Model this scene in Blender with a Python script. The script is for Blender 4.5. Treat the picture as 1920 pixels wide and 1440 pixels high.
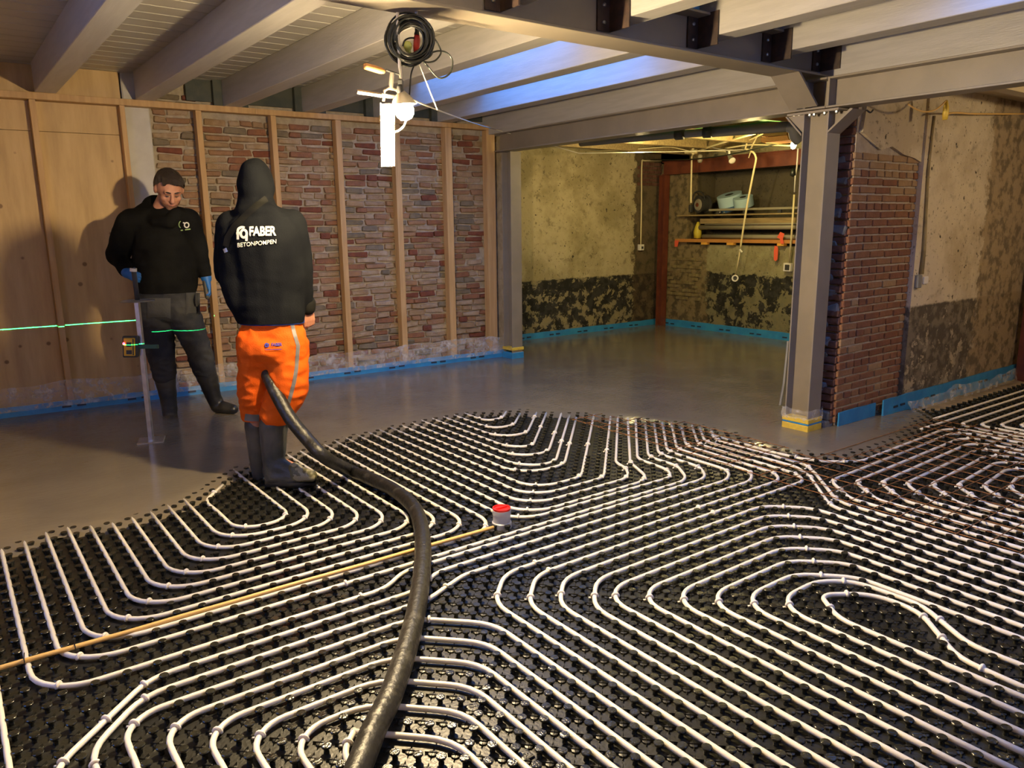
import bpy, bmesh, math, random
import numpy as np
from mathutils import Vector, Matrix, noise
random.seed(7); RNG=np.random.default_rng(7)
D=bpy.data
for o in list(D.objects): D.objects.remove(o)
scene=bpy.context.scene; COL=scene.collection
R=math.radians
# ------------------------------------------------------------------ camera
H=1.56; FPX=1443.25; PITCH=0.204653; ROLL=-0.0113345; YAW=0.638174
cy,sy=math.cos(YAW),math.sin(YAW); cp,sp=math.cos(PITCH),math.sin(PITCH); cr,sr=math.cos(ROLL),math.sin(ROLL)
FW=Vector((cp*sy,cp*cy,-sp)); X0=Vector((cy,-sy,0)); D0=-X0.cross(FW)
RX=X0*cr-D0*sr; RDn=X0*sr+D0*cr
cam=D.cameras.new('camera'); camo=D.objects.new('camera',cam); COL.objects.link(camo)
cam.sensor_width=36; cam.lens=FPX/1920*36; cam.clip_start=0.02; cam.clip_end=200
mw=Matrix.Identity(4)
for i in range(3):
    mw[i][0]=RX[i]; mw[i][1]=-RDn[i]; mw[i][2]=-FW[i]
mw[2][3]=H
camo.matrix_world=mw
scene.camera=camo
# ------------------------------------------------------------------ world, exposure
scene.view_settings.view_transform='Standard'; scene.view_settings.look='None'
scene.view_settings.gamma=1; scene.view_settings.use_curve_mapping=False
scene.view_settings.exposure=0.0
w=D.worlds.new('dusk_sky'); scene.world=w; w.use_nodes=True
bg=w.node_tree.nodes['Background']; bg.inputs[0].default_value=(0.075,0.30,1.0,1); bg.inputs[1].default_value=7.5
def light(name,kind,loc,energy,color,size=0.05,rot=None,sy=None):
    l=D.lights.new(name,kind); l.energy=energy; l.color=color
    if kind=='AREA':
        l.size=size
        if sy: l.shape='RECTANGLE'; l.size_y=sy
    else: l.shadow_soft_size=size
    o=D.objects.new(name,l); COL.objects.link(o); o.location=loc
    if rot: o.rotation_euler=rot
    return o
LAMP=(1.90,3.36,2.06)
#light('work_lamp_light','POINT',LAMP,95,(1.0,0.79,0.48),0.06)
#light('tube_lamp_light','POINT',(1.80,3.36,1.98),60,(1.0,0.80,0.5),0.08)
light('side_room_light','POINT',(6.9,0.9,2.25),62,(1.0,0.72,0.36),0.08)
light('niche_light','POINT',(7.45,5.55,2.30),70,(1.0,0.74,0.30),0.06)
light('niche_light_far','POINT',(6.9,6.7,2.36),30,(1.0,0.76,0.34),0.05)
# the two openings behind and beside the camera let dusk daylight in
#light('rear_window_light','AREA',(2.4,-1.85,1.6),26,(0.55,0.70,1.0),3.6,(R(-90),0,0),1.9)
#light('left_window_light','AREA',(-1.5,2.9,1.45),16,(0.50,0.66,1.0),3.0,(0,R(-90),0),1.6)

# ------------------------------------------------------------------ pixel to world helpers (frame 1920x1440)
def ray(u,v):
    x=(u-960)/FPX; y=(v-720)/FPX
    return RX*x+RDn*y+FW
C0=Vector((0,0,H))
def atz(u,v,z=0.):
    d=ray(u,v); return C0+d*((z-H)/d.z)
def aty(u,v,Y): d=ray(u,v); return C0+d*(Y/d.y)
def atx(u,v,X): d=ray(u,v); return C0+d*(X/d.x)
def atp(u,v,p0,n):
    d=ray(u,v); n=Vector(n); return C0+d*((Vector(p0)-C0).dot(n)/d.dot(n))
def px(p):
    q=Vector(p)-C0; wz=q.dot(FW); return 960+FPX*q.dot(RX)/wz,720+FPX*q.dot(RDn)/wz,wz
# ------------------------------------------------------------------ materials
def nt(m): m.use_nodes=True; return m.node_tree
def mat(name,col,rough=.6,metal=0,col2=None,scale=8,bump=0,bscale=60,spec=.5,detail=4,r2=None,lo=.4,hi=.6,alpha=None,stretch=None,coat=0):
    m=D.materials.new(name); t=nt(m); b=t.nodes['Principled BSDF']
    b.inputs['Base Color'].default_value=(*col,1); b.inputs['Roughness'].default_value=rough
    b.inputs['Metallic'].default_value=metal; b.inputs['Specular IOR Level'].default_value=spec
    if coat: b.inputs['Coat Weight'].default_value=coat; b.inputs['Coat Roughness'].default_value=.1
    tc=t.nodes.new('ShaderNodeNewGeometry').outputs['Position'] if stretch!='obj' else t.nodes.new('ShaderNodeTexCoord').outputs['Object']
    src=tc
    if isinstance(stretch,tuple):
        mp=t.nodes.new('ShaderNodeMapping'); mp.inputs['Scale'].default_value=stretch; t.links.new(tc,mp.inputs[0]); src=mp.outputs[0]
    if col2:
        n=t.nodes.new('ShaderNodeTexNoise'); n.inputs['Scale'].default_value=scale; n.inputs['Detail'].default_value=detail
        t.links.new(src,n.inputs['Vector'])
        r=t.nodes.new('ShaderNodeValToRGB'); r.color_ramp.elements[0].position=lo; r.color_ramp.elements[1].position=hi
        r.color_ramp.elements[0].color=(*col,1); r.color_ramp.elements[1].color=(*col2,1)
        t.links.new(n.outputs[0],r.inputs[0]); t.links.new(r.outputs[0],b.inputs['Base Color'])
        if r2 is not None:
            mr=t.nodes.new('ShaderNodeMapRange'); mr.inputs[1].default_value=lo; mr.inputs[2].default_value=hi; mr.inputs[3].default_value=rough; mr.inputs[4].default_value=r2
            t.links.new(n.outputs[0],mr.inputs[0]); t.links.new(mr.outputs[0],b.inputs['Roughness'])
    if bump:
        n=t.nodes.new('ShaderNodeTexNoise'); n.inputs['Scale'].default_value=bscale; n.inputs['Detail'].default_value=3
        t.links.new(src,n.inputs['Vector'])
        bp=t.nodes.new('ShaderNodeBump'); bp.inputs['Strength'].default_value=bump; bp.inputs['Distance'].default_value=.01
        t.links.new(n.outputs[0],bp.inputs['Height']); t.links.new(bp.outputs[0],b.inputs['Normal'])
    if alpha is not None: b.inputs['Alpha'].default_value=alpha
    return m
def emis(name,col,strength):
    m=D.materials.new(name); t=nt(m); b=t.nodes['Principled BSDF']
    b.inputs['Base Color'].default_value=(*col,1); b.inputs['Emission Color'].default_value=(*col,1); b.inputs['Emission Strength'].default_value=strength
    return m
class G:   # tiny node graph helper
    def __init__(s,m): s.t=nt(m); s.b=s.t.nodes['Principled BSDF']; s.pos=s.t.nodes.new('ShaderNodeNewGeometry').outputs['Position']
    def link(s,a,b): s.t.links.new(a,b)
    def noise(s,scale,detail=5,rough=.55,stretch=None,dist=0):
        n=s.t.nodes.new('ShaderNodeTexNoise'); n.inputs['Scale'].default_value=scale; n.inputs['Detail'].default_value=detail; n.inputs['Roughness'].default_value=rough; n.inputs['Distortion'].default_value=dist
        if stretch:
            mp=s.t.nodes.new('ShaderNodeMapping'); mp.inputs['Scale'].default_value=stretch; s.link(s.pos,mp.inputs[0]); s.link(mp.outputs[0],n.inputs['Vector'])
        else: s.link(s.pos,n.inputs['Vector'])
        return n.outputs[0]
    def ramp(s,f,stops,interp='LINEAR'):
        r=s.t.nodes.new('ShaderNodeValToRGB'); cr_=r.color_ramp; cr_.interpolation=interp
        while len(cr_.elements)<len(stops): cr_.elements.new(.5)
        for e,(p,c) in zip(cr_.elements,stops): e.position=p; e.color=(*c,1) if len(c)==3 else c
        s.link(f,r.inputs[0]); return r.outputs[0]
    def sep(s):
        n=s.t.nodes.new('ShaderNodeSeparateXYZ'); s.link(s.pos,n.inputs[0]); return n.outputs
    def math(s,op,a,b=None,c=None):
        n=s.t.nodes.new('ShaderNodeMath'); n.operation=op
        for i,v in enumerate((a,b,c)):
            if v is None: continue
            if isinstance(v,(int,float)): n.inputs[i].default_value=v
            else: s.link(v,n.inputs[i])
        return n.outputs[0]
    def step(s,v,lo,hi):
        n=s.t.nodes.new('ShaderNodeMapRange'); n.interpolation_type='SMOOTHSTEP'; n.inputs[1].default_value=lo; n.inputs[2].default_value=hi
        s.link(v,n.inputs[0]); return n.outputs[0]
    def mix(s,f,a,b):
        n=s.t.nodes.new('ShaderNodeMix'); n.data_type='RGBA'
        if isinstance(f,(int,float)): n.inputs[0].default_value=f
        else: s.link(f,n.inputs[0])
        for i,v in ((6,a),(7,b)):
            if isinstance(v,tuple): n.inputs[i].default_value=(*v,1)
            else: s.link(v,n.inputs[i])
        return n.outputs[2]
    def bump(s,h,strength=.4,dist=.02):
        n=s.t.nodes.new('ShaderNodeBump'); n.inputs['Strength'].default_value=strength; n.inputs['Distance'].default_value=dist
        s.link(h,n.inputs['Height']); s.link(n.outputs[0],s.b.inputs['Normal'])
def plaster(name,base,base2,tar,ztar,tarjit=.04,tarcut=.5,brown=None,bx=None,stretch=None):
    """old wall: plaster above, black tar band with flaked-off patches below ztar, brown patch zone beyond bx"""
    m=D.materials.new(name); g=G(m); X,Y,Z=g.sep()
    n1=g.noise(1.6,8,.65); n2=g.noise(9,6,.6); n3=g.noise(28,4,.6); n4=g.noise(6.5,10,.72,dist=.25); n5=g.noise(14,4,.5)
    c=g.mix(g.step(n1,.42,.62),base,base2)
    c=g.mix(g.math('MULTIPLY',g.step(n2,.55,.72),.6),c,tuple(x*.45 for x in base2))
    c=g.mix(g.math('MULTIPLY',g.step(n3,.62,.66),.7),c,tuple(x*.25 for x in base2))
    # pock marks
    c=g.mix(g.math('MULTIPLY',g.step(n5,.70,.72),.9),c,(.03,.025,.02))
    zn=g.math('ADD',Z,g.math('MULTIPLY',g.math('SUBTRACT',n2,.5),tarjit))
    band=g.step(zn,ztar+.012,ztar-.012)
    flake=g.step(n4,tarcut-.012,tarcut+.012)
    # more flakes towards the floor
    low=g.step(Z,.55,.05)
    flake=g.step(g.math('SUBTRACT',n4,g.math('MULTIPLY',low,.05)),tarcut-.012,tarcut+.012)
    tc=g.mix(g.step(n2,.45,.6),tar,tuple(x*2.2+.01 for x in tar))
    lowc=g.mix(g.step(n2,.4,.6),tuple(x*.9 for x in base2),tuple(x*.5 for x in base))
    c2=g.mix(flake,lowc,tc)
    c=g.mix(band,c,c2)
    if brown:
        ax={'X':X,'Y':Y}[bx[0]]
        jj=g.math('ADD',ax,g.math('MULTIPLY',g.math('SUBTRACT',n4,.5),.5))
        f=g.step(jj,bx[1]-.02*bx[2],bx[1]+.02*bx[2])
        bc=g.mix(g.step(n2,.45,.6),brown,tuple(x*.35 for x in brown))
        c=g.mix(g.math('MULTIPLY',f,.85),c,bc)
    g.link(c,g.b.inputs['Base Color']); g.b.inputs['Roughness'].default_value=.85
    hh=g.math('ADD',g.math('MULTIPLY',n2,.6),g.math('MULTIPLY',n3,.5)); g.bump(hh,.7,.02)
    return m
M={}
M['screed']=None
def screed_mat():
    m=D.materials.new('wet_screed'); g=G(m)
    n=g.noise(2.2,5,.5); n2=g.noise(14,4,.5,stretch=(1,2.2,1)); n3=g.noise(120,2)
    c=g.ramp(n,[(.3,(.15,.128,.098)),(.7,(.19,.162,.122))]); g.link(c,g.b.inputs['Base Color'])
    r=g.t.nodes.new('ShaderNodeMapRange'); r.inputs[1].default_value=.35; r.inputs[2].default_value=.65; r.inputs[3].default_value=.10; r.inputs[4].default_value=.21
    g.link(g.noise(3.5,6,.6),r.inputs[0]); g.link(r.outputs[0],g.b.inputs['Roughness'])
    g.b.inputs['Specular IOR Level'].default_value=.5
    g.bump(g.math('ADD',g.math('MULTIPLY',n2,1.0),g.math('MULTIPLY',n3,.04)),.10,.02); return m
M['screed']=screed_mat()
M['mat']=mat('black_stud_sheet',(.007,.0072,.0068),.38,col2=(.017,.017,.014),scale=3,bump=.15,bscale=90,spec=.45)
M['stud']=mat('black_stud_cap',(.010,.0105,.009),.20,col2=(.024,.024,.018),scale=14,bump=.25,bscale=120,spec=.5)
M['pipe']=mat('white_pipe',(.80,.76,.70),.30,spec=.5,bump=.05,bscale=40)
M['clip']=mat('clip_white',(.86,.82,.78),.4)
M['cane']=mat('yellow_conduit',(.78,.50,.18),.35)
M['tie']=mat('black_tie',(.02,.02,.02),.5)
M['rebar']=mat('rusty_rod',(.16,.065,.022),.85,col2=(.30,.13,.04),scale=30,bump=.3,bscale=200)
M['hose']=mat('rubber_hose',(.009,.0085,.0075),.45,col2=(.075,.07,.06),scale=11,lo=.58,hi=.80,bump=.5,bscale=35,detail=8)
M['gpipe']=mat('grey_drain',(.42,.42,.46),.35)
M['redcap']=mat('red_cap',(.75,.02,.012),.35)
M['slab']=mat('concrete_slab',(.12,.11,.10),.9,col2=(.2,.18,.15),scale=5,bump=.3)
M['joist']=mat('joist_paint',(.41,.395,.375),.38,col2=(.37,.355,.335),scale=5,stretch=(6,.6,6),bump=.12,bscale=25,spec=.5)
M['plank']=mat('ceiling_plank_paint',(.42,.40,.375),.35,col2=(.37,.355,.33),scale=4,spec=.5)
M['steel']=mat('taupe_steel_paint',(.245,.21,.165),.45,col2=(.22,.19,.15),scale=5,bump=.12,bscale=300)
M['steeld']=mat('dark_steel',(.035,.022,.018),.5,col2=(.06,.035,.025),scale=20)
M['red']=mat('red_oxide_steel',(.17,.045,.022),.5,col2=(.12,.03,.018),scale=6,bump=.2)
M['bolt']=mat('zinc_bolt',(.45,.47,.48),.35,metal=.9)
M['timber']=mat('stud_timber',(.46,.28,.115),.6,col2=(.54,.34,.15),scale=3,stretch=(9,9,.8),bump=.1)
def wood_ply():
    m=D.materials.new('plywood'); g=G(m)
    n=g.noise(2.2,6,.6,stretch=(5,5,.7)); n2=g.noise(5,2,.5,stretch=(1,1,.55)); 
    v=g.t.nodes.new('ShaderNodeTexVoronoi'); v.inputs['Scale'].default_value=5.2; g.link(g.pos,v.inputs['Vector'])
    c=g.ramp(n,[(.3,(.44,.29,.12)),(.52,(.54,.365,.16)),(.75,(.62,.43,.205))])
    k=g.step(v.outputs['Distance'],.12,.07); c=g.mix(g.math('MULTIPLY',k,.75),c,(.13,.06,.02))
    g.link(c,g.b.inputs['Base Color']); g.b.inputs['Roughness'].default_value=.6; return m
M['ply']=wood_ply()
M['white_panel']=mat('white_insulation',(.56,.54,.50),.9,col2=(.52,.50,.46),scale=10,bump=.15,bscale=120)
M['mortar']=mat('lime_mortar',(.36,.305,.23),.95,col2=(.46,.39,.30),scale=14,bump=.8,bscale=45)
M['mortar2']=mat('pier_mortar',(.36,.30,.23),.95,col2=(.44,.37,.29),scale=14,bump=.6,bscale=60)
BR=[]
for i,(a,b) in enumerate([((.28,.125,.062),(.22,.10,.055)),((.33,.185,.10),(.27,.15,.08)),((.36,.245,.145),(.29,.19,.105)),((.22,.175,.115),(.17,.135,.09)),((.22,.07,.036),(.16,.05,.028)),((.33,.225,.135),(.40,.30,.20))]):
    BR.append(mat('old_brick_%s'%'abcdef'[i],a,.85,col2=b,scale=16,bump=.8,bscale=60,detail=6))
PB=[mat('pier_brick_%s'%'abcd'[i],a,.8,col2=b,scale=14,bump=.5,bscale=70) for i,(a,b) in enumerate([((.24,.105,.052),(.19,.085,.045)),((.21,.085,.045),(.17,.068,.036)),((.27,.135,.066),(.22,.11,.055)),((.33,.21,.115),(.28,.175,.095))])]
M['dbrick']=mat('dark_brick',(.10,.042,.028),.9,col2=(.15,.07,.05),scale=12,bump=.8,bscale=50)  # on the pier end this dark colour includes the column's shade
M['dmortar']=mat('grey_render_patch',(.17,.17,.175),.9,col2=(.12,.12,.125),scale=16,bump=.8,bscale=40)
M['pl_far']=plaster('plaster_far',(.46,.39,.23),(.30,.25,.13),(.010,.009,.007),.80,.05,.455,brown=(.085,.055,.03),bx=('X',8.45,1))
M['pl_side']=plaster('plaster_side',(.33,.30,.17),(.22,.19,.10),(.010,.009,.007),.84,.22,.475,brown=(.22,.16,.08),bx=('Y',7.35,1))
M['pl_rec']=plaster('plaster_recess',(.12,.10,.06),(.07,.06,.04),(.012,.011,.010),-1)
M['pl_right']=plaster('plaster_right',(.62,.54,.40),(.46,.38,.26),(.085,.07,.05),.86,.05,.42,brown=(.36,.27,.16),bx=('X',7.55,1))
M['blue']=mat('blue_edge_foil',(.028,.20,.46),.42,col2=(.035,.25,.52),scale=8,bump=.5,bscale=14,spec=.4)
M['bluem']=mat('strip_print',(.01,.02,.05),.6)
M['ytape']=mat('yellow_tape',(.72,.52,.07),.45,col2=(.62,.43,.06),scale=20)
M['green']=mat('green_insulation_board',(.05,.24,.05),.8,col2=(.035,.17,.035),scale=3)
M['cream']=mat('cream_ceiling_board',(.55,.47,.32),.7,col2=(.48,.40,.27),scale=3)
M['orange_wood']=mat('orange_wood',(.55,.24,.06),.6,col2=(.45,.2,.05),scale=8,stretch=(2,12,12))
M['cream_pipe']=mat('cream_conduit',(.72,.62,.36),.4)
M['grey']=mat('grey_pvc',(.22,.22,.22),.5)
M['dark']=mat('dark_grey',(.04,.04,.04),.6)
M['white']=mat('white_plastic',(.75,.72,.66),.4)
M['roll']=mat('foam_roll',(.42,.60,.68),.8,bump=.2,bscale=200)
M['rollb']=mat('blue_roll',(.05,.13,.28),.5)
M['redtape']=mat('orange_red_tape',(.80,.12,.06),.5)
M['ybag']=mat('yellow_bag',(.62,.50,.05),.5,bump=.4,bscale=30)
M['board']=mat('shelf_board',(.33,.24,.11),.7,col2=(.24,.17,.08),scale=5,stretch=(8,1,8))
M['tube']=mat('grey_tube',(.30,.27,.20),.5)
M['alu']=mat('aluminium',(.60,.61,.64),.35,metal=.85,col2=(.5,.51,.53),scale=20)
M['yellow']=mat('yellow_plastic',(.70,.42,.03),.45)
M['glow']=emis('lamp_glow',(1.0,.75,.40),5000); M['glow2']=emis('lamp_glow_soft',(1.0,.76,.42),2600)
M['nglow']=emis('niche_lamp_glow',(1.0,.9,.66),8)
M['brass']=mat('clamp_metal',(.50,.46,.38),.35,metal=.7)
M['handle']=mat('wood_handle',(.62,.30,.09),.45)
M['redh']=mat('red_handle',(.45,.03,.03),.4)
M['cable']=mat('black_cable',(.010,.012,.010),.38)
M['plug']=mat('green_yellow_plug',(.45,.50,.12),.4)
M['string']=mat('white_cord',(.62,.58,.48),.6)
M['led']=emis('red_led',(1,.05,.1),12)
def film():
    m=D.materials.new('clear_film'); g=G(m)
    b=g.b; b.inputs['Base Color'].default_value=(.9,.88,.86,1); b.inputs['Roughness'].default_value=.12
    n=g.noise(11,6,.65); g.link(g.ramp(n,[(.35,(.06,)*3),(.75,(.55,)*3)]),b.inputs['Alpha'])
    g.bump(g.noise(26,5,.6),1.0,.03); return m
M['film']=film()
# clothes
def cloth(name,a,b,sc=6,bs=160,rough=.9,bump=.25): return mat(name,a,rough,col2=b,scale=sc,bump=bump,bscale=bs,spec=.08)
M['hoodie']=cloth('black_hoodie',(.006,.006,.006),(.010,.010,.009))
M['jacket']=cloth('navy_jacket',(.0045,.0052,.0072),(.007,.008,.010),rough=1)
M['jhem']=cloth('blue_hem',(.01,.03,.14),(.012,.035,.16))
M['orange']=cloth('orange_trousers',(.70,.115,.010),(.60,.09,.008),sc=4,rough=.6)
M['reflect']=mat('reflective_band',(.15,.145,.15),.55,bump=.1)
M['work_trousers']=cloth('grey_trousers',(.030,.032,.038),(.055,.055,.055),sc=5)
M['boot']=mat('muddy_rubber',(.03,.036,.04),.5,col2=(.095,.088,.072),scale=5,bump=.3,bscale=50,lo=.4,hi=.7)
M['bootd']=mat('dark_wet_rubber',(.010,.010,.011),.35,col2=(.03,.03,.028),scale=7,bump=.2,bscale=30)
M['skin']=mat('skin',(.48,.235,.15),.5,col2=(.42,.19,.12),scale=18,spec=.35)
M['hair']=mat('dark_hair',(.022,.013,.009),.5,bump=.9,bscale=90,col2=(.035,.02,.012),scale=30,stretch=(6,6,1))
M['glove']=mat('blue_glove',(.015,.13,.42),.5,bump=.2)
M['gloveg']=mat('glove_palm',(.07,.068,.06),.6,bump=.3)
M['camo']=mat('camo_rubber',(.085,.080,.035),.5,col2=(.25,.23,.15),scale=14,lo=.52,hi=.54)
M['strap']=mat('strap_black',(.008,.008,.007),.7,spec=.15)
M['print']=mat('white_print',(.72,.70,.62),.6)
M['printb']=mat('blue_print',(.04,.04,.28),.6)
M['printg']=mat('green_print',(.35,.5,.2),.6)
M['eye']=mat('eye_dark',(.02,.015,.012),.3)
M['lip']=mat('lip',(.36,.13,.10),.5)
# ------------------------------------------------------------------ mesh helpers
def tag(o,label=None,cat=None,group=None,kind=None):
    if label: o['label']=label
    if cat: o['category']=cat
    if group: o['group']=group
    if kind: o['kind']=kind
    return o
def empty(name,loc,label=None,cat=None,group=None,kind=None):
    o=D.objects.new(name,None); o.empty_display_size=.1; o.location=loc; COL.objects.link(o); return tag(o,label,cat,group,kind)
def wloc(p):
    return p.location.copy() if p.parent is None else wloc(p.parent)+p.matrix_parent_inverse.translation+p.location
def attach(o,parent):
    if parent is not None:
        o.parent=parent
        o.matrix_parent_inverse=Matrix.Translation(-wloc(parent))
    return o
def link_mesh(name,me,parent=None,mats=None):
    o=D.objects.new(name,me); COL.objects.link(o)
    if mats:
        for m in mats: me.materials.append(m)
    return attach(o,parent)
class MB:
    def __init__(s): s.v=[]; s.f=[]; s.mi=[]; s.n=0
    def add(s,v,f,mi=0):
        s.v.append(np.asarray(v,float).reshape(-1,3)); k=s.n
        s.f+= [tuple(i+k for i in q) for q in f]; s.mi+=[mi]*len(f); s.n+=len(s.v[-1]); return s
    def box(s,a,b,mi=0):
        x0,y0,z0=a; x1,y1,z1=b
        v=[(x0,y0,z0),(x1,y0,z0),(x1,y1,z0),(x0,y1,z0),(x0,y0,z1),(x1,y0,z1),(x1,y1,z1),(x0,y1,z1)]
        return s.add(v,[(0,3,2,1),(4,5,6,7),(0,1,5,4),(1,2,6,5),(2,3,7,6),(3,0,4,7)],mi)
    def obox(s,c,ax,ay,az,mi=0):
        c=Vector(c);ax=Vector(ax);ay=Vector(ay);az=Vector(az)
        v=[c+ax*i+ay*j+az*k for k in (-1,1) for i,j in ((-1,-1),(1,-1),(1,1),(-1,1))]
        return s.add(v,[(0,3,2,1),(4,5,6,7),(0,1,5,4),(1,2,6,5),(2,3,7,6),(3,0,4,7)],mi)
    def prism(s,poly,vec,mi=0):
        n=len(poly); vec=Vector(vec); v=[Vector(p) for p in poly]+[Vector(p)+vec for p in poly]
        return s.add(v,[tuple(range(n))[::-1],tuple(range(n,2*n))]+[(i,(i+1)%n,(i+1)%n+n,i+n) for i in range(n)],mi)
    def tube(s,path,r,n=8,mi=0,caps=True,flat=None):
        P=[Vector(p) for p in path]; m=len(P)
        rs=r if isinstance(r,(list,tuple)) else [r]*m
        T=[((P[min(i+1,m-1)]-P[max(i-1,0)]).normalized()) for i in range(m)]
        up=Vector((0,0,1)) if abs(T[0].z)<.9 else Vector((1,0,0))
        N=(up-T[0]*up.dot(T[0])).normalized(); v=[]
        for i in range(m):
            N=(N-T[i]*N.dot(T[i])).normalized(); B=T[i].cross(N)
            for k in range(n):
                a=2*math.pi*k/n; v.append(P[i]+N*(math.cos(a)*rs[i]*(flat or 1))+B*(math.sin(a)*rs[i]))
        f=[(i*n+k,i*n+(k+1)%n,(i+1)*n+(k+1)%n,(i+1)*n+k) for i in range(m-1) for k in range(n)]
        if caps: f+=[tuple(range(n))[::-1],tuple((m-1)*n+k for k in range(n))]
        return s.add(v,f,mi)
    def lathe(s,c,prof,n=20,ax=(0,0,1),mi=0,cap=True):
        ax=Vector(ax).normalized(); u=ax.orthogonal().normalized(); w_=ax.cross(u); c=Vector(c); v=[]
        for r_,h in prof:
            for k in range(n):
                a=2*math.pi*k/n; v.append(c+ax*h+u*(r_*math.cos(a))+w_*(r_*math.sin(a)))
        m=len(prof); f=[(i*n+k,i*n+(k+1)%n,(i+1)*n+(k+1)%n,(i+1)*n+k) for i in range(m-1) for k in range(n)]
        if cap: f+=[tuple(range(n))[::-1],tuple((m-1)*n+k for k in range(n))]
        return s.add(v,f,mi)
    def mesh(s,name,mats,smooth=False):
        me=D.meshes.new(name); V=np.concatenate(s.v); me.from_pydata(V.tolist(),[],s.f)
        for m in (mats if isinstance(mats,(list,tuple)) else [mats]): me.materials.append(m)
        if any(s.mi): me.polygons.foreach_set('material_index',s.mi)
        if smooth: me.polygons.foreach_set('use_smooth',[True]*len(s.f))
        me.update(); return me
    def build(s,name,mats,parent=None,smooth=False,bevel=0):
        me=s.mesh(name,mats,smooth)
        if bevel:
            bm=bmesh.new(); bm.from_mesh(me); bmesh.ops.bevel(bm,geom=bm.edges[:],offset=bevel,segments=1,affect='EDGES',clamp_overlap=True); bm.to_mesh(me); bm.free()
        o=D.objects.new(name,me); COL.objects.link(o); return attach(o,parent)
def smooth_angle(o,deg=35):
    me=o.data
    me.polygons.foreach_set('use_smooth',[True]*len(me.polygons))
    try:
        me.set_sharp_from_angle(angle=R(deg))
    except Exception: pass
    return o
def quad_grid(p00,p10,p11,p01,nu,nv,fn=None):
    v=[];f=[]
    p00,p10,p11,p01=map(Vector,(p00,p10,p11,p01))
    for j in range(nv+1):
        for i in range(nu+1):
            a=i/nu;b=j/nv; p=p00.lerp(p10,a).lerp(p01.lerp(p11,a),b)
            if fn: p=fn(p,a,b)
            v.append(p)
    f=[(j*(nu+1)+i,j*(nu+1)+i+1,(j+1)*(nu+1)+i+1,(j+1)*(nu+1)+i) for j in range(nv) for i in range(nu)]
    return v,f
def Wf(x): return 7.664-.0455*x          # front face of the stud wall
# ================================================================== ROOM SHELL
b=MB(); b.box((-1.75,-2.1,-.25),(10,9,-.034)); tag(b.build('floor',M['slab']),kind='structure')
# ---- screed edge polyline, in plan
SE=[(-1.8,4.10),(-.6,4.25),(.08,4.33),(.35,4.46),(.58,4.38),(.8,4.40),(1.02,4.49),(1.28,4.74),(1.47,4.93),(1.60,4.90),(1.76,4.90),(1.89,5.05),(2.12,5.06),(2.24,5.14),(2.73,5.23),(3.23,5.25),(3.44,5.24),(3.82,5.0),(4.11,4.67),(4.31,4.32),(4.46,4.07),(4.60,3.77),(4.56,3.45),(4.51,3.22),(4.55,2.88),(4.71,2.67),(4.99,2.60),(5.42,2.59),(5.98,2.69),(6.40,2.84),(6.52,2.98),(6.50,3.12),(6.50,3.30),(12,3.30)]
SEa=np.array(SE)
def sdist(P):
    P=np.asarray(P,float); best=np.full(len(P),1e9); sgn=np.zeros(len(P))
    for a,b_ in zip(SEa[:-1],SEa[1:]):
        d=b_-a; t=np.clip(((P-a)@d)/(d@d),0,1); q=P-(a+t[:,None]*d); dd=np.hypot(q[:,0],q[:,1])
        cr_=d[0]*(P[:,1]-a[1])-d[1]*(P[:,0]-a[0]); m_=dd<best-1e-9; best[m_]=dd[m_]; sgn[m_]=np.where(cr_[m_]>0,1,-1)
    return best*sgn      # positive on the poured side
def screed():
    st=.04; xs=np.arange(-1.75,9.1,st); ys=np.arange(2.45,8.4,st)
    XX,YY=np.meshgrid(xs,ys); P=np.stack([XX.ravel(),YY.ravel()],1); d=sdist(P)
    nz=np.array([noise.noise(Vector((x*3,y*3,0))) for x,y in P]); nz2=np.array([noise.noise(Vector((x*14,y*14,3))) for x,y in P])
    dd=d+.05*nz+.03*nz2
    z=-.030+.0345*np.clip(dd/.16,0,1)**.45
    inside=(dd>-.04)&~((P[:,0]>6.6)&(P[:,1]<3.1))&~((P[:,0]<5.45)&(P[:,1]>7.80))
    z=np.where(dd<=0,-.0335,z)
    idx=-np.ones(len(P),int); nx=len(xs); keepq=[]
    I=inside.reshape(len(ys),nx)
    q=I[:-1,:-1]&I[1:,:-1]&I[:-1,1:]&I[1:,1:]
    jj,ii=np.nonzero(q); base=jj*nx+ii
    F=np.stack([base,base+1,base+nx+1,base+nx],1)
    used=np.unique(F); idx[used]=np.arange(len(used)); V=np.column_stack([P[used],z[used]])
    me=D.meshes.new('screed'); me.from_pydata(V.tolist(),[],idx[F].tolist()); me.materials.append(M['screed'])
    me.polygons.foreach_set('use_smooth',[True]*len(me.polygons))
    o=D.objects.new('screed',me); COL.objects.link(o)
    tag(o,'wet grey floor screed, shiny and freshly poured up to the studded mat','screed',kind='stuff')
screed()
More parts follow.
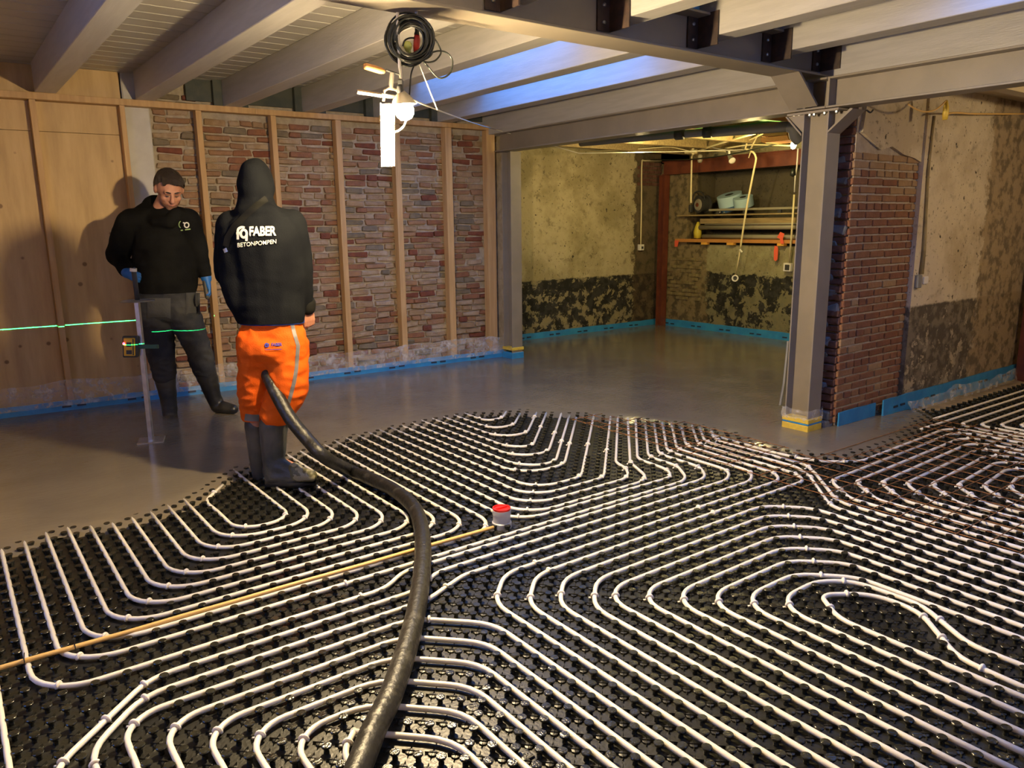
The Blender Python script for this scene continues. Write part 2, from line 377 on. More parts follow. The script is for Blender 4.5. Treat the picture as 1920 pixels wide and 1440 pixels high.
# ---- back wall: base, plywood left, brick right
bw=MB(); 
def wallbox(mb,x0,x1,off0,off1,z0,z1,mi=0):
    mb.add([(x0,Wf(x0)+off0,z0),(x1,Wf(x1)+off0,z0),(x1,Wf(x1)+off1,z0),(x0,Wf(x0)+off1,z0),(x0,Wf(x0)+off0,z1),(x1,Wf(x1)+off0,z1),(x1,Wf(x1)+off1,z1),(x0,Wf(x0)+off1,z1)],[(0,3,2,1),(4,5,6,7),(0,1,5,4),(1,2,6,5),(2,3,7,6),(3,0,4,7)],mi)
wallbox(bw,-1.75,5.45,.20,.40,-.03,3.1)
wall_back=tag(bw.build('wall_back',M['mortar']),kind='structure')
def pw(x0,x1,z0,z1,off=.095):
    p=MB(); wallbox(p,x0,x1,off,off+.018,z0,z1); return p.build('plywood_panel',M['ply'],wall_back,bevel=.002)
pw(-1.74,.80,.0,2.36); pw(.803,1.50,.0,2.36); pw(-1.74,.80,2.363,2.6); pw(.803,1.50,2.363,2.6); pw(-1.74,1.50,2.603,2.9,.102)
p=MB(); wallbox(p,1.515,1.725,.10,.19,0,2.9); p.build('insulation_panel',M['white_panel'],wall_back,bevel=.01)['label']='white insulation panel between plywood and bricks'
# dark sheets between the joist ends above the brickwork
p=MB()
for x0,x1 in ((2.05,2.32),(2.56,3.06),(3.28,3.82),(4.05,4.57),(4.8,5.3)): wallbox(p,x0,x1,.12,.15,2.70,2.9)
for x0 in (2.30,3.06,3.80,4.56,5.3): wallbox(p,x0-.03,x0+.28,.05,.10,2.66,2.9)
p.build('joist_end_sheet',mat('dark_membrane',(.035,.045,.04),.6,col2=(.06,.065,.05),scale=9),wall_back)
# bricks
def brick_mesh(seed,L,Hh,Dd,jit,mats_):
    rnd=random.Random(seed); bm=bmesh.new(); bmesh.ops.create_cube(bm,size=1)
    for v in bm.verts: v.co=Vector((v.co.x*L,v.co.y*Dd,v.co.z*Hh))+Vector((rnd.uniform(-1,1)*jit,rnd.uniform(-1,1)*jit*.4,rnd.uniform(-1,1)*jit*.7))
    bmesh.ops.bevel(bm,geom=bm.edges[:],offset=.004+jit*.25,segments=1,affect='EDGES')
    for v in bm.verts: v.co+=Vector((rnd.uniform(-1,1),rnd.uniform(-1,1),rnd.uniform(-1,1)))*jit*.22
    me=D.meshes.new('brick'); bm.to_mesh(me); bm.free(); me.materials.append(mats_); return me
OB=[[brick_mesh(10*i+j,1,.052,.06,.0001,BR[i]) for j in range(1)] for i in range(6)]
OBM=[[brick_mesh(100+10*i+j,Lc,.052,.07,.012,BR[i]) for j,Lc in enumerate((.10,.13,.17,.19,.21,.23))] for i in range(6)]
LENS=(.10,.13,.17,.19,.21,.23)
bricks=[]
z=.04; row=0
while z<2.74:
    x=1.74+random.uniform(0,.04); hrow=.0665+random.uniform(-.003,.003)
    while x<5.32:
        li=random.choices(range(6),(2,2,2,3,5,4))[0]; L=LENS[li]
        if x+L>5.36: break
        ci=random.choices(range(6),(4,5,6,3,2,6))[0]
        if z>2.55 and x>2.05: x+=L+.012; continue
        bricks.append((x+L/2,z+.026+random.uniform(-.004,.004),random.uniform(-.018,.012),random.gauss(0,.013),ci,li)); x+=L+random.uniform(.008,.02)
    z+=hrow; row+=1
def bsize(bk): q=px((bk[0],Wf(bk[0])+.2,bk[1])); return LENS[bk[5]]/q[2]
def bvis(bk):
    q=px((bk[0],Wf(bk[0])+.2,bk[1])); return not(395<q[0]<580 and 400<q[1]<760)
order=sorted(bricks,key=lambda k:-bsize(k)*(1 if bvis(k) else .3))
ang=math.atan(-.0455)
for bk in order[:300]:
    o=D.objects.new('brick',OBM[bk[4]][bk[5]]); COL.objects.link(o)
    o.location=(bk[0],Wf(bk[0])+.205+bk[2],bk[1]); o.rotation_euler=(0,bk[3],ang); attach(o,wall_back)
rest=MB()
for bk in order[300:]:
    me=OBM[bk[4]][bk[5]]; rot=Matrix.Translation((bk[0],Wf(bk[0])+.205+bk[2],bk[1]))@Matrix.Rotation(ang,4,'Z')@Matrix.Rotation(bk[3],4,'Y')
    rest.add([rot@v.co for v in me.vertices],[tuple(p.vertices) for p in me.polygons],bk[4])
rest.build('brickwork',BR,wall_back)['kind']='stuff'
# ---- studs and top plate
sx=[(.80,.845),(1.465,1.505),(2.085,2.135),(2.765,2.815),(3.41,3.468),(4.05,4.115),(4.66,4.74),(5.19,5.30)]
ordn=['leftmost stud, on the plywood panel joint','stud beside the white insulation panel','stud between the two workers, left of the hooded one','stud just right of the hooded worker\'s head','first full stud to the right of the hooded worker','stud directly behind the work lamp tube','stud second from the right end of the brick wall','end stud beside the small steel column']
for (a,b_),lab in zip(sx,ordn):
    m=MB(); bot=.0; wallbox(m,a,b_,0,.09,bot,2.60)
    tag(m.build('wall_stud',M['timber'],bevel=.002),'vertical pine '+lab,'stud','timber studs of the partition frame')
m=MB(); wallbox(m,-1.7,2.62,-.002,.10,2.602,2.655); tag(m.build('top_plate',M['timber'],bevel=.002),'horizontal pine top plate on the studs, left length over the plywood','timber')
m=MB(); wallbox(m,2.622,5.32,-.002,.10,2.602,2.652); tag(m.build('top_plate',M['timber'],bevel=.002),'horizontal pine top plate on the studs, right length over the brick wall','timber')
# ---- edge strip + film at the foot of the back wall
def strip(name,pts,h,label,thick=.012,marks=True,lean=.02,out=(0,-1)):
    e=empty(name,(pts[0][0],pts[0][1],0),label,'edge strip')
    v=[];f=[]; n=0
    P=[]
    for (a,b_) in zip(pts[:-1],pts[1:]):
        L=math.dist(a,b_); k=max(1,int(L/.12))
        for i in range(k): P.append((a[0]+(b_[0]-a[0])*i/k,a[1]+(b_[1]-a[1])*i/k))
    P.append(pts[-1])
    for (x,y) in P:
        j=random.uniform(-.004,.004); hh=h+random.uniform(-.004,.004)
        v+=[(x+out[0]*(thick+lean+j),y+out[1]*(thick+lean+j),-.02),(x+out[0]*(thick+j),y+out[1]*(thick+j),hh),(x,y,hh),(x,y,-.02)]
    m_=len(P)
    for i in range(m_-1):
        for k in range(3): f.append((i*4+k,(i+1)*4+k,(i+1)*4+k+1,i*4+k+1))
    f+= [(0,1,2,3),((m_-1)*4+3,(m_-1)*4+2,(m_-1)*4+1,(m_-1)*4)]
    mb=MB(); mb.add(v,f); mb.build('foil_body',M['blue'],e)
    if marks:
        mk=MB()
        for (a,b_) in zip(pts[:-1],pts[1:]):
            L=math.dist(a,b_); d=Vector((b_[0]-a[0],b_[1]-a[1],0)).normalized(); o3=Vector((out[0],out[1],0)); s_=.18
            while s_<L-.15:
                for q in (0,.115):
                    c=Vector((a[0],a[1],0))+d*(s_+q)+o3*(thick+lean*.55+.002)+Vector((0,0,h*.42+random.uniform(-.005,.005)))
                    mk.obox(c,d*.035,o3*.003,Vector((0,0,.008))+o3*(-lean*.10))
                s_+=.52
        mk.build('printed_marks',M['bluem'],e)
    return e
strip('edge_strip',[(-1.7,Wf(-1.7)-.005),(.6,Wf(.6)-.005),(5.42,Wf(5.42)-.005)],.088,'blue foam edge strip along the foot of the plywood and brick stud wall')
def filmstrip(pts,h0,h1,off,label):
    v=[];f=[];P=[]
    for (a,b_) in zip(pts[:-1],pts[1:]):
        L=math.dist(a,b_); k=max(1,int(L/.035))
        for i in range(k): P.append((a[0]+(b_[0]-a[0])*i/k,a[1]+(b_[1]-a[1])*i/k))
    P.append(pts[-1]); n=7
    for i,(x,y) in enumerate(P):
        top=h1+.05*noise.noise(Vector((x*4,y*4,1)))
        for j in range(n):
            t=j/(n-1); z_=h0+(top-h0)*t; d=off+.018*noise.noise(Vector((x*17,y*17,z_*17)))-.02*t
            v.append((x,y-d,z_))
    f=[(i*n+j,(i+1)*n+j,(i+1)*n+j+1,i*n+j+1) for i in range(len(P)-1) for j in range(n-1)]
    mb=MB(); mb.add(v,f); o=mb.build('plastic_film',M['film'],smooth=False); tag(o,label,'film')
filmstrip([(-1.6,Wf(-1.6)),(5.42,Wf(5.42))],.05,.26,.045,'crumpled clear plastic film standing up from the long blue strip at the stud wall')
# ---- niche walls
def slab(name,a,b_,m,kind='structure'):
    q=MB(); q.box(a,b_); o=q.build(name,m); tag(o,kind=kind); return o
slab('wall_far',(5.45,8.30,-.03),(9.05,8.5,2.9),M['pl_far'])
q=MB(); XN=9.0
q.box((XN,3.2,-.03),(XN+.2,8.45,1.24)); q.box((XN,7.75,1.24),(XN+.2,8.45,2.9)); q.box((XN,3.2,2.42),(XN+.2,8.45,2.9))
o=q.build('wall_niche_side',M['pl_side']); tag(o,kind='structure')
q=MB(); q.box((XN+.2,3.2,-.03),(XN+.65,8.45,1.235)); q.box((XN+.6,3.2,1.2),(XN+.75,8.45,2.9)); q.box((XN+.2,7.75,1.2),(XN+.65,7.9,2.9))
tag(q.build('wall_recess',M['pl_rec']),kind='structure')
strip('edge_strip',[(5.62,8.298),(8.98,8.298)],.085,'blue foam edge strip at the foot of the far stained plaster wall')
strip('edge_strip',[(8.998,8.25),(8.998,3.4)],.105,'blue foam edge strip under the shelf recess wall',out=(-1,0))
# far wall little brick patch at the top of its right end and beside the red post
pb=MB()
for r_ in range(6):
    for c_ in range(5):
        pb.box((8.50+c_*.105+(r_%2)*.05,8.285,2.10+r_*.058),(8.50+c_*.105+(r_%2)*.05+.093,8.31,2.10+r_*.058+.046))
pb.build('brick_patch',M['dbrick'],D.objects['wall_far'],bevel=.004)['kind']='stuff'
pb=MB()
for r_ in range(11):
    for c_ in range(5):
        if random.random()<.25: continue
        y=7.45+c_*.12+(r_%2)*.06
        pb.box((8.985,y,.42+r_*.058),(9.01,y+.105,.42+r_*.058+.046))
pb.build('brick_patch',mat('limewashed_brick',(.24,.19,.09),.9,col2=(.16,.12,.06),scale=10,bump=.6),D.objects['wall_niche_side'],bevel=.004)['kind']='stuff'
# ---- right wall with brick pier
slab('wall_right',(6.36,3.10,-.03),(9.6,3.34,2.62),M['pl_right'])
# upper plaster over the pier
q=MB(); q.add(*(lambda P:(P,[(0,1,2,3,4,5,6,7)]))([(5.40,3.095,2.62),(6.37,3.095,2.62),(6.37,3.095,2.02),(6.2,3.095,2.03),(6.0,3.095,2.09),(5.75,3.095,2.06),(5.55,3.095,2.13),(5.46,3.095,2.2)][::-1]))
up=MB(); poly=[(5.46,2.62),(5.50,2.35),(5.47,2.18),(5.62,2.12),(5.75,2.07),(5.9,2.10),(6.08,2.05),(6.25,2.03),(6.37,2.0),(6.37,2.62)]
up.prism([(x,3.12,z_) for x,z_ in poly],(0,.1,0))
pier=MB(); pier.box((5.44,3.147,-.03),(6.37,3.40,2.62)); pier_o=pier.build('wall_pier',M['mortar2']); tag(pier_o,kind='structure')
up.build('plaster_patch',M['pl_right'],pier_o)['label']='whitish plaster left above the pier bricks'
PL=[.098,.203]
PBM=[[brick_mesh(300+10*i+j,Lc,.047,.05,.004,PB[i]) for j,Lc in enumerate(PL)] for i in range(4)]
z=.03; row=0
while z<2.0:
    x=5.42; seq=[1]*5 if row%2==0 else [0]+[1]*4
    if row%4==3: seq=[0]*9
    for s_ in seq:
        L=PL[s_]
        if x+L>6.40:
            L=PL[0]; s_=0
            if x+L>6.40: break
        up_f=(z-1.55)/.5
        ci=3 if random.random()<max(.05,up_f) else random.choice((0,1,1,2,0))
        o=D.objects.new('brick',PBM[ci][s_]); COL.objects.link(o); o.location=(x+L/2,3.163-random.uniform(0,.005),z+.0235); o.rotation_euler=(0,random.gauss(0,.006),0); attach(o,pier_o)
        x+=L+.012
    z+=.0595; row+=1
# rough end face of the pier (toothed bricks coloured dark for the column's shade, and grey render)
DBM=[brick_mesh(500+i,.05,.05,Lc,.007,M['dbrick']) for i,Lc in enumerate((.17,.21,.24))]
GRM=[brick_mesh(520+i,.03,.055,Lc,.014,M['dmortar']) for i,Lc in enumerate((.10,.14))]
z=.02; k=0
while z<2.55:
    y=3.155
    for c_ in range(1):
        me=random.choice(DBM); L=(.17,.21,.24)[DBM.index(me)]
        o=D.objects.new('brick',me); COL.objects.link(o); o.location=(5.435-random.uniform(0,.03),y+L/2,z+.025); o.rotation_euler=(0,random.gauss(0,.03),random.gauss(0,.03)); attach(o,pier_o)
        y+=L+.01
    if k%2==0 and .25<z<2.0:
        me=random.choice(GRM); o=D.objects.new('render_patch',me); COL.objects.link(o); o.location=(5.41-random.uniform(0,.015),3.22+random.uniform(0,.08),z+.05); o.rotation_euler=(random.gauss(0,.12),0,0); attach(o,pier_o)
    z+=.0595; k+=1
q=MB(); q.box((5.32,3.16,-.03),(5.46,3.40,.05)); q.box((5.36,3.16,.05),(5.46,3.40,.12)); q.build('pier_footing',M['dmortar'],pier_o,bevel=.01)
# strips of the right wall
strip('edge_strip',[(5.44,3.125),(5.98,3.125)],.115,'short blue foam edge strip under the brick pier',marks=False,lean=.0)
strip('edge_strip',[(6.02,3.085),(9.0,3.085)],.135,'long blue foam edge strip below the tarred plaster of the right wall',lean=.01)
filmstrip([(6.3,3.05),(8.4,3.05)],.0,.10,.06,'clear plastic film lying against the strip of the right wall')
v,f=quad_grid((6.4,3.06,-.012),(8.9,3.06,-.012),(8.9,2.90,-.026),(6.55,2.93,-.026),60,6,lambda p,a,b_:p+Vector((0,0,.010*noise.noise(p*14))))
mb=MB(); mb.add(v,f); tag(mb.build('screed_skirt',mat('dry_screed',(.30,.23,.15),.7,col2=(.22,.17,.11),scale=12,bump=.5),smooth=True),'pale strip of film-covered floor between the studded mat and the right wall','film')
# right side room end, behind and left walls (with openings for the dusk light)
slab('wall_end',(9.6,-2.0,-.03),(9.8,3.2,2.9),M['pl_right'])
q=MB(); q.box((-1.75,-2.2,-.03),(9.8,-2.0,.5)); q.box((-1.75,-2.2,2.55),(9.8,-2.0,3.1)); q.box((-1.75,-2.2,.5),(2.0,-2.0,2.55)); q.box((3.1,-2.2,.5),(9.8,-2.0,2.55)); q.box((2.0,-2.2,.5),(3.1,-2.0,1.3))
tag(q.build('wall_rear',M['pl_right']),kind='structure')
q=MB(); q.box((-1.95,-2.2,-.03),(-1.75,9,.55)); q.box((-1.95,-2.2,2.35),(-1.75,9,3.1)); q.box((-1.95,-2.2,.55),(-1.75,2.6,2.35)); q.box((-1.95,3.9,.55),(-1.75,9,2.35)); q.box((-1.95,2.6,.55),(-1.75,3.9,1.0))
tag(q.build('wall_left',M['ply']),kind='structure')
# rust-brown post at the right end of the wall
q=MB(); q.box((8.50,2.93,-.03),(8.62,3.05,2.45)); tag(q.build('door_post',M['red'],bevel=.004),'dark rust-brown post at the right end of the right wall','post')
# ================================================================== CEILING
ceil=MB()
SKY=((3.27,4.58,4.40,6.60),(3.36,4.66,.20,2.10))
for z0_,z1_ in ((3.02,3.1),):
    ceil.box((-1.75,-2.1,z0_),(3.27,8,z1_)); ceil.box((4.66,-2.1,z0_),(5.5,8,z1_)); ceil.box((3.27,6.60,z0_),(4.66,8,z1_)); ceil.box((3.27,2.10,z0_),(4.66,4.40,z1_)); ceil.box((3.27,-2.1,z0_),(4.66,.20,z1_)); ceil.box((4.58,4.40,z0_),(4.66,6.6,z1_)); ceil.box((3.27,.2,z0_),(3.36,2.1,z1_))
ceil_o=tag(ceil.build('ceiling',M['plank']),kind='structure')
sky1=(4.40,6.60); sky2=(.20,2.10)
def plank(x0,x1,y):
    q=MB(); q.box((x0,y,2.885),(x1,y+.185,2.905)); q.build('plank',M['plank'],ceil_o,bevel=.006)
y=-.55
while y<7.75:
    if 3.28<y+.19 and y<3.5: y+=.19; continue
    if y+.19>sky1[0] and y<sky1[1] or (y+.19>sky2[0] and y<sky2[1]):
        plank(-1.7,3.24 if y>3 else 3.34,y); plank(4.68 if y<3 else 4.60,5.2,y)
    else: plank(-1.7,5.2,y)
    y+=.19
# skylight curbs
for (xa,xb,a,b_) in SKY:
    q=MB(); q.box((xa-.03,a-.02,2.886),(xa,b_+.02,3.03)); q.box((xb,a-.02,2.886),(xb+.03,b_+.02,3.03)); q.box((xa-.03,a-.03,2.886),(xb+.03,a,3.03)); q.box((xa-.03,b_,2.886),(xb+.03,b_+.03,3.03))
    q.build('skylight_curb',M['plank'],ceil_o)
def joist(x0,y0,y1,w_=.155,z0=2.655,lab='',z1=2.885):
    q=MB(); q.box((x0,y0,z0),(x0+w_,y1,z1)); tag(q.build('ceiling_joist',M['joist'],bevel=.004),lab,'joist','painted ceiling joists')
names=['leftmost','second from left','third from left','fourth from left, above the lamp','fifth, lit pale blue','sixth, lit bright blue','last, beside the long beam']
for i,nm in enumerate(names):
    x0=[.845,1.60,2.345,3.10,3.85,4.60,5.22][i]
    joist(x0-.0,3.50,7.60,lab='white joist from cross beam to stud wall, '+nm,w_=.155 if i<6 else .18,z0=2.655 if i<6 else 2.552)
kx=[2.45,3.20,3.94,4.68,5.26]
kl=['cut off by the top edge','first whole end from the left','second whole end from the left','end nearest the big column','outermost, along the long beam']
for i,(x0,l_) in enumerate(zip(kx,kl)):
    joist(x0,-.6,3.36,lab='white joist on the near side of the cross beam, '+l_,w_=.155 if i<4 else .14,z0=2.655 if i<4 else 2.535)
joist(.0,3.5,7.6,lab='white joist over the plywood, left of the leftmost whole one')
# ---- steel beams and columns
def hsec(p0,p1,w_,h_,zc_,tf=.014,tw=.010):
    """H beam along p0->p1, flanges horizontal, bottom at zc_"""
    p0=Vector((*p0,zc_[0])); p1=Vector((*p1,zc_[1])); d=(p1-p0); dn=d.normalized(); s_=dn.cross(Vector((0,0,1))).normalized(); up_=Vector((0,0,1)); mb=MB(); mid=(p0+p1)/2
    mb.obox(mid+up_*(tf/2),d/2,s_*(w_/2),up_*(tf/2)); mb.obox(mid+up_*(h_-tf/2),d/2,s_*(w_/2),up_*(tf/2)); mb.obox(mid+up_*(h_/2),d/2,s_*(tw/2),up_*(h_/2-tf)); return mb
lb=empty('long_steel_beam',(5.19,3.28,2.33),'long grey-brown steel H beam over both columns, running across the picture','beam')
bt=hsec((5.19,-1.9),(5.19,3.2),.17,.205,(2.30,2.325)); 
hsec((5.19,3.2),(5.33,7.36),.17,.205,(2.325,2.36)).build('beam_body',M['steel'],lb,bevel=.002)
bt.build('beam_body',M['steel'],lb,bevel=.002)
q=MB(); q.box((5.10,3.175,2.34),(5.19,3.19,2.52)); q.box((5.10,3.355,2.34),(5.19,3.37,2.52)); q.build('stiffener',M['steel'],lb)
cb=empty('steel_cross_beam',(2.5,3.37,2.55),'grey-brown steel cross beam over the picture top ending above the big column','beam')
hsec((-1.7,3.37),(5.28,3.37),.22,.24,(2.548,2.548)).build('beam_body',M['steel'],cb,bevel=.002)
# brown shoe brackets with bolts for the near joists
for i,x0 in enumerate(kx):
    if x0<2: continue
    q=MB(); q.box((x0-.012,3.20,2.60),(x0-.002,3.365,2.79)); q.box((x0-.10,3.352,2.60),(x0,3.364,2.79))
    o=q.build('joist_bracket',M['steeld'],cb)
    q=MB()
    for zz in (2.645,2.735): q.lathe((x0-.055,3.352,zz),[(.011,0),(.011,.008),(.006,.012)],8,(0,-1,0))
    q.build('bolt',M['bolt'],o)
knee=MB(); knee.prism([(5.10,3.26,2.345),(5.10,3.48,2.345),(4.86,3.48,2.548),(4.86,3.26,2.548)],(.012,0,.01)); knee.build('knee_plate',M['steel'],cb)
def hcol(name,x0,x1,y0,y1,h_,label,tf=.011,tw=.008):
    e=empty(name,((x0+x1)/2,(y0+y1)/2,0),label,'column')
    q=MB(); q.box((x0,y0,-.03),(x1,y0+tf,h_)); q.box((x0,y1-tf,-.03),(x1,y1,h_)); q.box(((x0+x1)/2-tw/2,y0+tf,-.03),((x0+x1)/2+tw/2,y1-tf,h_)); q.build('column_body',M['steel'],e,bevel=.0015); return e
ce=hcol('steel_column',5.115,5.275,3.175,3.375,2.312,'big grey-brown steel H column in the foreground wrapped with yellow tape at its foot')
q=MB(); q.box((5.105,3.10,2.302),(5.285,3.50,2.318)); q.build('head_plate',M['steel'],ce)
q=MB(); q.prism([(5.12,3.375,2.18),(5.12,3.375,2.30),(5.12,3.50,2.30)],(.008,0,0)); q.prism([(5.105,3.375,2.17),(5.105,3.50,2.30),(5.105,3.515,2.30),(5.105,3.375,2.155)],(.16,0,0)); q.build('knee_gusset',M['steel'],ce)
q=MB(); q.prism([(5.115,3.175,2.16),(5.115,3.175,2.175),(5.115,3.02,2.305),(5.115,3.00,2.300)],(.16,0,0)); q.prism([(5.19,3.175,2.17),(5.19,3.175,2.30),(5.19,3.03,2.30)],(.008,0,0)); q.build('knee_gusset',M['steel'],ce)
q=MB()
for yy in (3.22,3.30,3.335,3.42,3.46,3.13): q.lathe((5.135,yy,2.302),[(.012,0),(.012,-.012),(.006,-.02)],6,(0,0,1))
q.build('bolt',M['bolt'],ce)
def tapewrap(e,x0,x1,y0,y1,bands):
    for z0,z1,m,nm in bands:
        g_=.006+random.uniform(0,.002); q=MB(); q.box((x0-g_,y0-g_,z0),(x1+g_,y1+g_,z1)); o=q.build(nm,m,e,bevel=.004)
tapewrap(ce,5.11,5.28,3.17,3.38,[(-.02,.05,M['ytape'],'yellow_tape'),(.05,.063,M['blue'],'blue_tape'),(.063,.10,M['ytape'],'yellow_tape')])
v=[];q=MB()
for k in range(41):
    a=k/40; per=[(5.10,3.39),(5.10,3.16),(5.29,3.16),(5.29,3.39)]
    s_=a*3; i=min(int(s_),2); t_=s_-i; x_=per[i][0]+(per[i+1][0]-per[i][0])*t_; y_=per[i][1]+(per[i+1][1]-per[i][1])*t_
    for j,zz in enumerate((.09,.12,.15,.165)): v.append((x_+random.uniform(-.006,.004),y_+random.uniform(-.006,.004),zz+random.uniform(-.01,.01)))
q.add(v,[(k*4+j,(k+1)*4+j,(k+1)*4+j+1,k*4+j+1) for k in range(40) for j in range(3)]); q.build('film_collar',M['film'],ce)
c2=hcol('steel_column',5.345,5.495,7.19,7.36,2.36,'slim grey-brown steel column where brick wall and back room meet')
tapewrap(c2,5.34,5.50,7.185,7.365,[(-.01,.075,M['blue'],'blue_tape'),(.10,.135,M['ytape'],'yellow_tape')])
q=MB(); q.box((5.45,7.4,-.03),(5.6,8.35,2.9)); tag(q.build('wall_return',M['mortar']),kind='structure')
# ---- ceilings behind the beam
q=MB(); q.box((5.3,3.4,2.60),(9.7,8.4,2.63)); tag(q.build('ceiling_back_room',M['green']),kind='structure')
gb=D.objects['ceiling_back_room']
for i,y in enumerate((4.6,5.35,6.1,6.85,7.6)):
    q=MB(); q.box((5.35,y,2.50),(9.0,y+.07,2.60)); q.build('batten',M['orange_wood'] if i in(0,) else M['board'],gb)
q=MB(); q.box((5.3,-2.0,2.585),(9.7,3.2,2.62)); tag(q.build('ceiling_right',M['cream']),kind='structure')
cr_o=D.objects['ceiling_right']
for y in (2.55,1.3): q=MB(); q.box((5.45,y,2.47),(9.5,y+.1,2.585)); q.build('batten',M['cream'],cr_o)
q=MB(); q.box((8.2,2.4,2.38),(9.4,3.0,2.50)); q.build('timber_trimmer',M['orange_wood'],cr_o)
# ---- red steel frame in the back room
q=MB(); q.box((8.90,5.2,2.255),(8.985,8.15,2.44)); q.box((8.86,5.2,2.25),(8.99,8.15,2.262)); q.box((8.86,5.2,2.43),(8.99,8.15,2.442)); tag(q.build('red_lintel_beam',M['red']),'red-brown steel lintel beam over the shelf recess','beam')
q=MB(); q.box((8.86,8.09,-.03),(8.97,8.10,2.25)); q.box((8.86,8.19,-.03),(8.97,8.20,2.25)); q.box((8.905,8.10,-.03),(8.92,8.19,2.25)); tag(q.build('red_steel_post',M['red']),'red-brown steel post in the far corner of the back room','post')
# ================================================================== STUDDED MAT
U=.102; XO=.09; YO=2.665
def L(u,v): return (XO+U*u,YO+U*v)
ZP=-.0118; RP=.0102
strands=[]      # (family, ordinal, points, radii, clips)
def S(fam,pts,clips=(),rad=.2): strands.append((fam,[tuple(p) for p in pts],clips,rad))
up_=5.32
rt=[(10,12.5,13),(9,11.5,14),(8,10.5,15),(7,9.5,16),(6,8.5,17),(5,7.5,18),(4,6.5,19),(3,5.5,20),(2,4.5,21)]
S('l',[(1.27,4.75),(1.10,4.52),L(10,16),L(10,12.5),L(13,12.5),L(13,26)],((1.19,4.63),(1.16,3.975),(1.40,4.00)))
for lu,v_,ru in rt[1:]:
    x1,yy=L(lu,v_); x2,_=L(ru,v_); S('l',[(x1,up_),(x1,yy),(x2,yy),(x2,up_)],((x1+.035,yy+.03),(x2-.03,yy+.035)))
# lines running on to the right
def ln(v_): return L(0,v_)[1]
Y_=ln
def diag_up(x0,y0,c): # from (x0,y0) follow y-x=c diagonal up to the screed
    return (x0+1.4,x0+1.4+c)
# L1 and L0 and the shifted lines
S('m',[(L(1,0)[0],up_),(L(1,0)[0],Y_(3.5)),(3.60,Y_(3.5)),(3.76,3.25),(3.765,3.515),(4.66,4.41)],((L(1,0)[0]+.04,Y_(3.5)+.04),(3.76,3.25),(3.765,3.50),(1.30,3.03)))
S('m',[(L(0,0)[0],up_),(L(0,0)[0],Y_(2)),(1.42,Y_(2)),(1.56,Y_(3)),(3.72,Y_(3)),(3.86,3.15),(3.87,3.52),(4.72,4.37)],((L(0,0)[0]+.05,Y_(2)+.02),(1.30,Y_(2)),(3.86,3.15),(3.87,3.50)))
S('m',[(.09,.9),(.09,2.43),(.43,Y_(1)),(1.52,Y_(1)),(1.68,Y_(2)),(3.78,Y_(2)),(3.945,2.97),(3.965,3.525),(4.78,4.34)],((.10,2.46),(.22,2.64),(.395,2.75),(1.62,2.82),(3.94,2.97),(3.965,3.5)))
S('m',[(.195,.9),(.195,2.46),(.385,Y_(0)),(1.52,Y_(0)),(1.76,Y_(1)),(3.88,Y_(1)),(4.04,2.87),(4.06,3.52),(4.84,4.30)],((.19,2.38),(.38,2.66),(1.64,2.71),(4.03,2.85),(4.06,3.5)))
S('m',[(-.012,.9),(-.012,4.6)],())
# C family
C_=[(22,4.5,[(3.56,Y_(4.5)),(3.65,3.23),(3.67,3.525),(4.60,4.455)]),(23,5,[(3.42,Y_(5)),(3.575,3.50),(4.55,4.50)]),(24,6,[(3.34,Y_(6)),(3.46,3.42),(3.50,3.56),(4.48,4.54)]),(25,7,[(3.22,Y_(7)),(4.42,4.565)]),(26,8,[(3.12,Y_(8)),(4.35,4.69)])]
for u_,v_,rest_ in C_:
    x_=L(u_,0)[0]; S('c',[(x_,up_),(x_,Y_(v_))]+rest_,((x_+.03,Y_(v_)+.03),rest_[0],rest_[1] if len(rest_)>2 else (3.65,3.65+rest_[1][1]-rest_[1][0])))
for u_,p_,q_,c_ in ((27,(2.96,3.74),(3.20,3.74),.54),(28,(3.06,3.83),(3.20,3.83),.64),(29,(3.16,4.04),(3.31,4.04),.74),(30,(3.24,4.24),(3.33,4.24),.94),(31,(3.35,4.53),(3.50,4.53),1.04),(32,(3.42,4.78),(3.56,4.78),1.23),(33,(3.50,5.02),(3.62,5.02),1.40)):
    x_=L(u_,0)[0]; S('c',[(x_,up_+.2),(x_,p_[1]+(p_[0]-x_)+.02),p_,q_,(q_[0]+.9,q_[0]+.9+c_+(q_[1]-q_[0]-c_))],((x_+.01,p_[1]+.10),q_,(q_[0]+.35,q_[1]+.35)))
# diagonal pair and the curve round the column
S('p',[(L(37,0)[0],.7),(L(37,0)[0],2.22),(4.24,2.59),(4.345,2.75),(4.36,3.52),(4.62,3.78)],((4.22,2.58),(4.365,3.5),(3.88,2.25)))
S('p',[(L(38,0)[0],.7),(L(38,0)[0],2.24),(4.32,2.60),(4.44,2.75),(4.45,3.50),(4.65,3.70)],((4.41,2.70),(4.0,2.28),(4.45,3.48)))
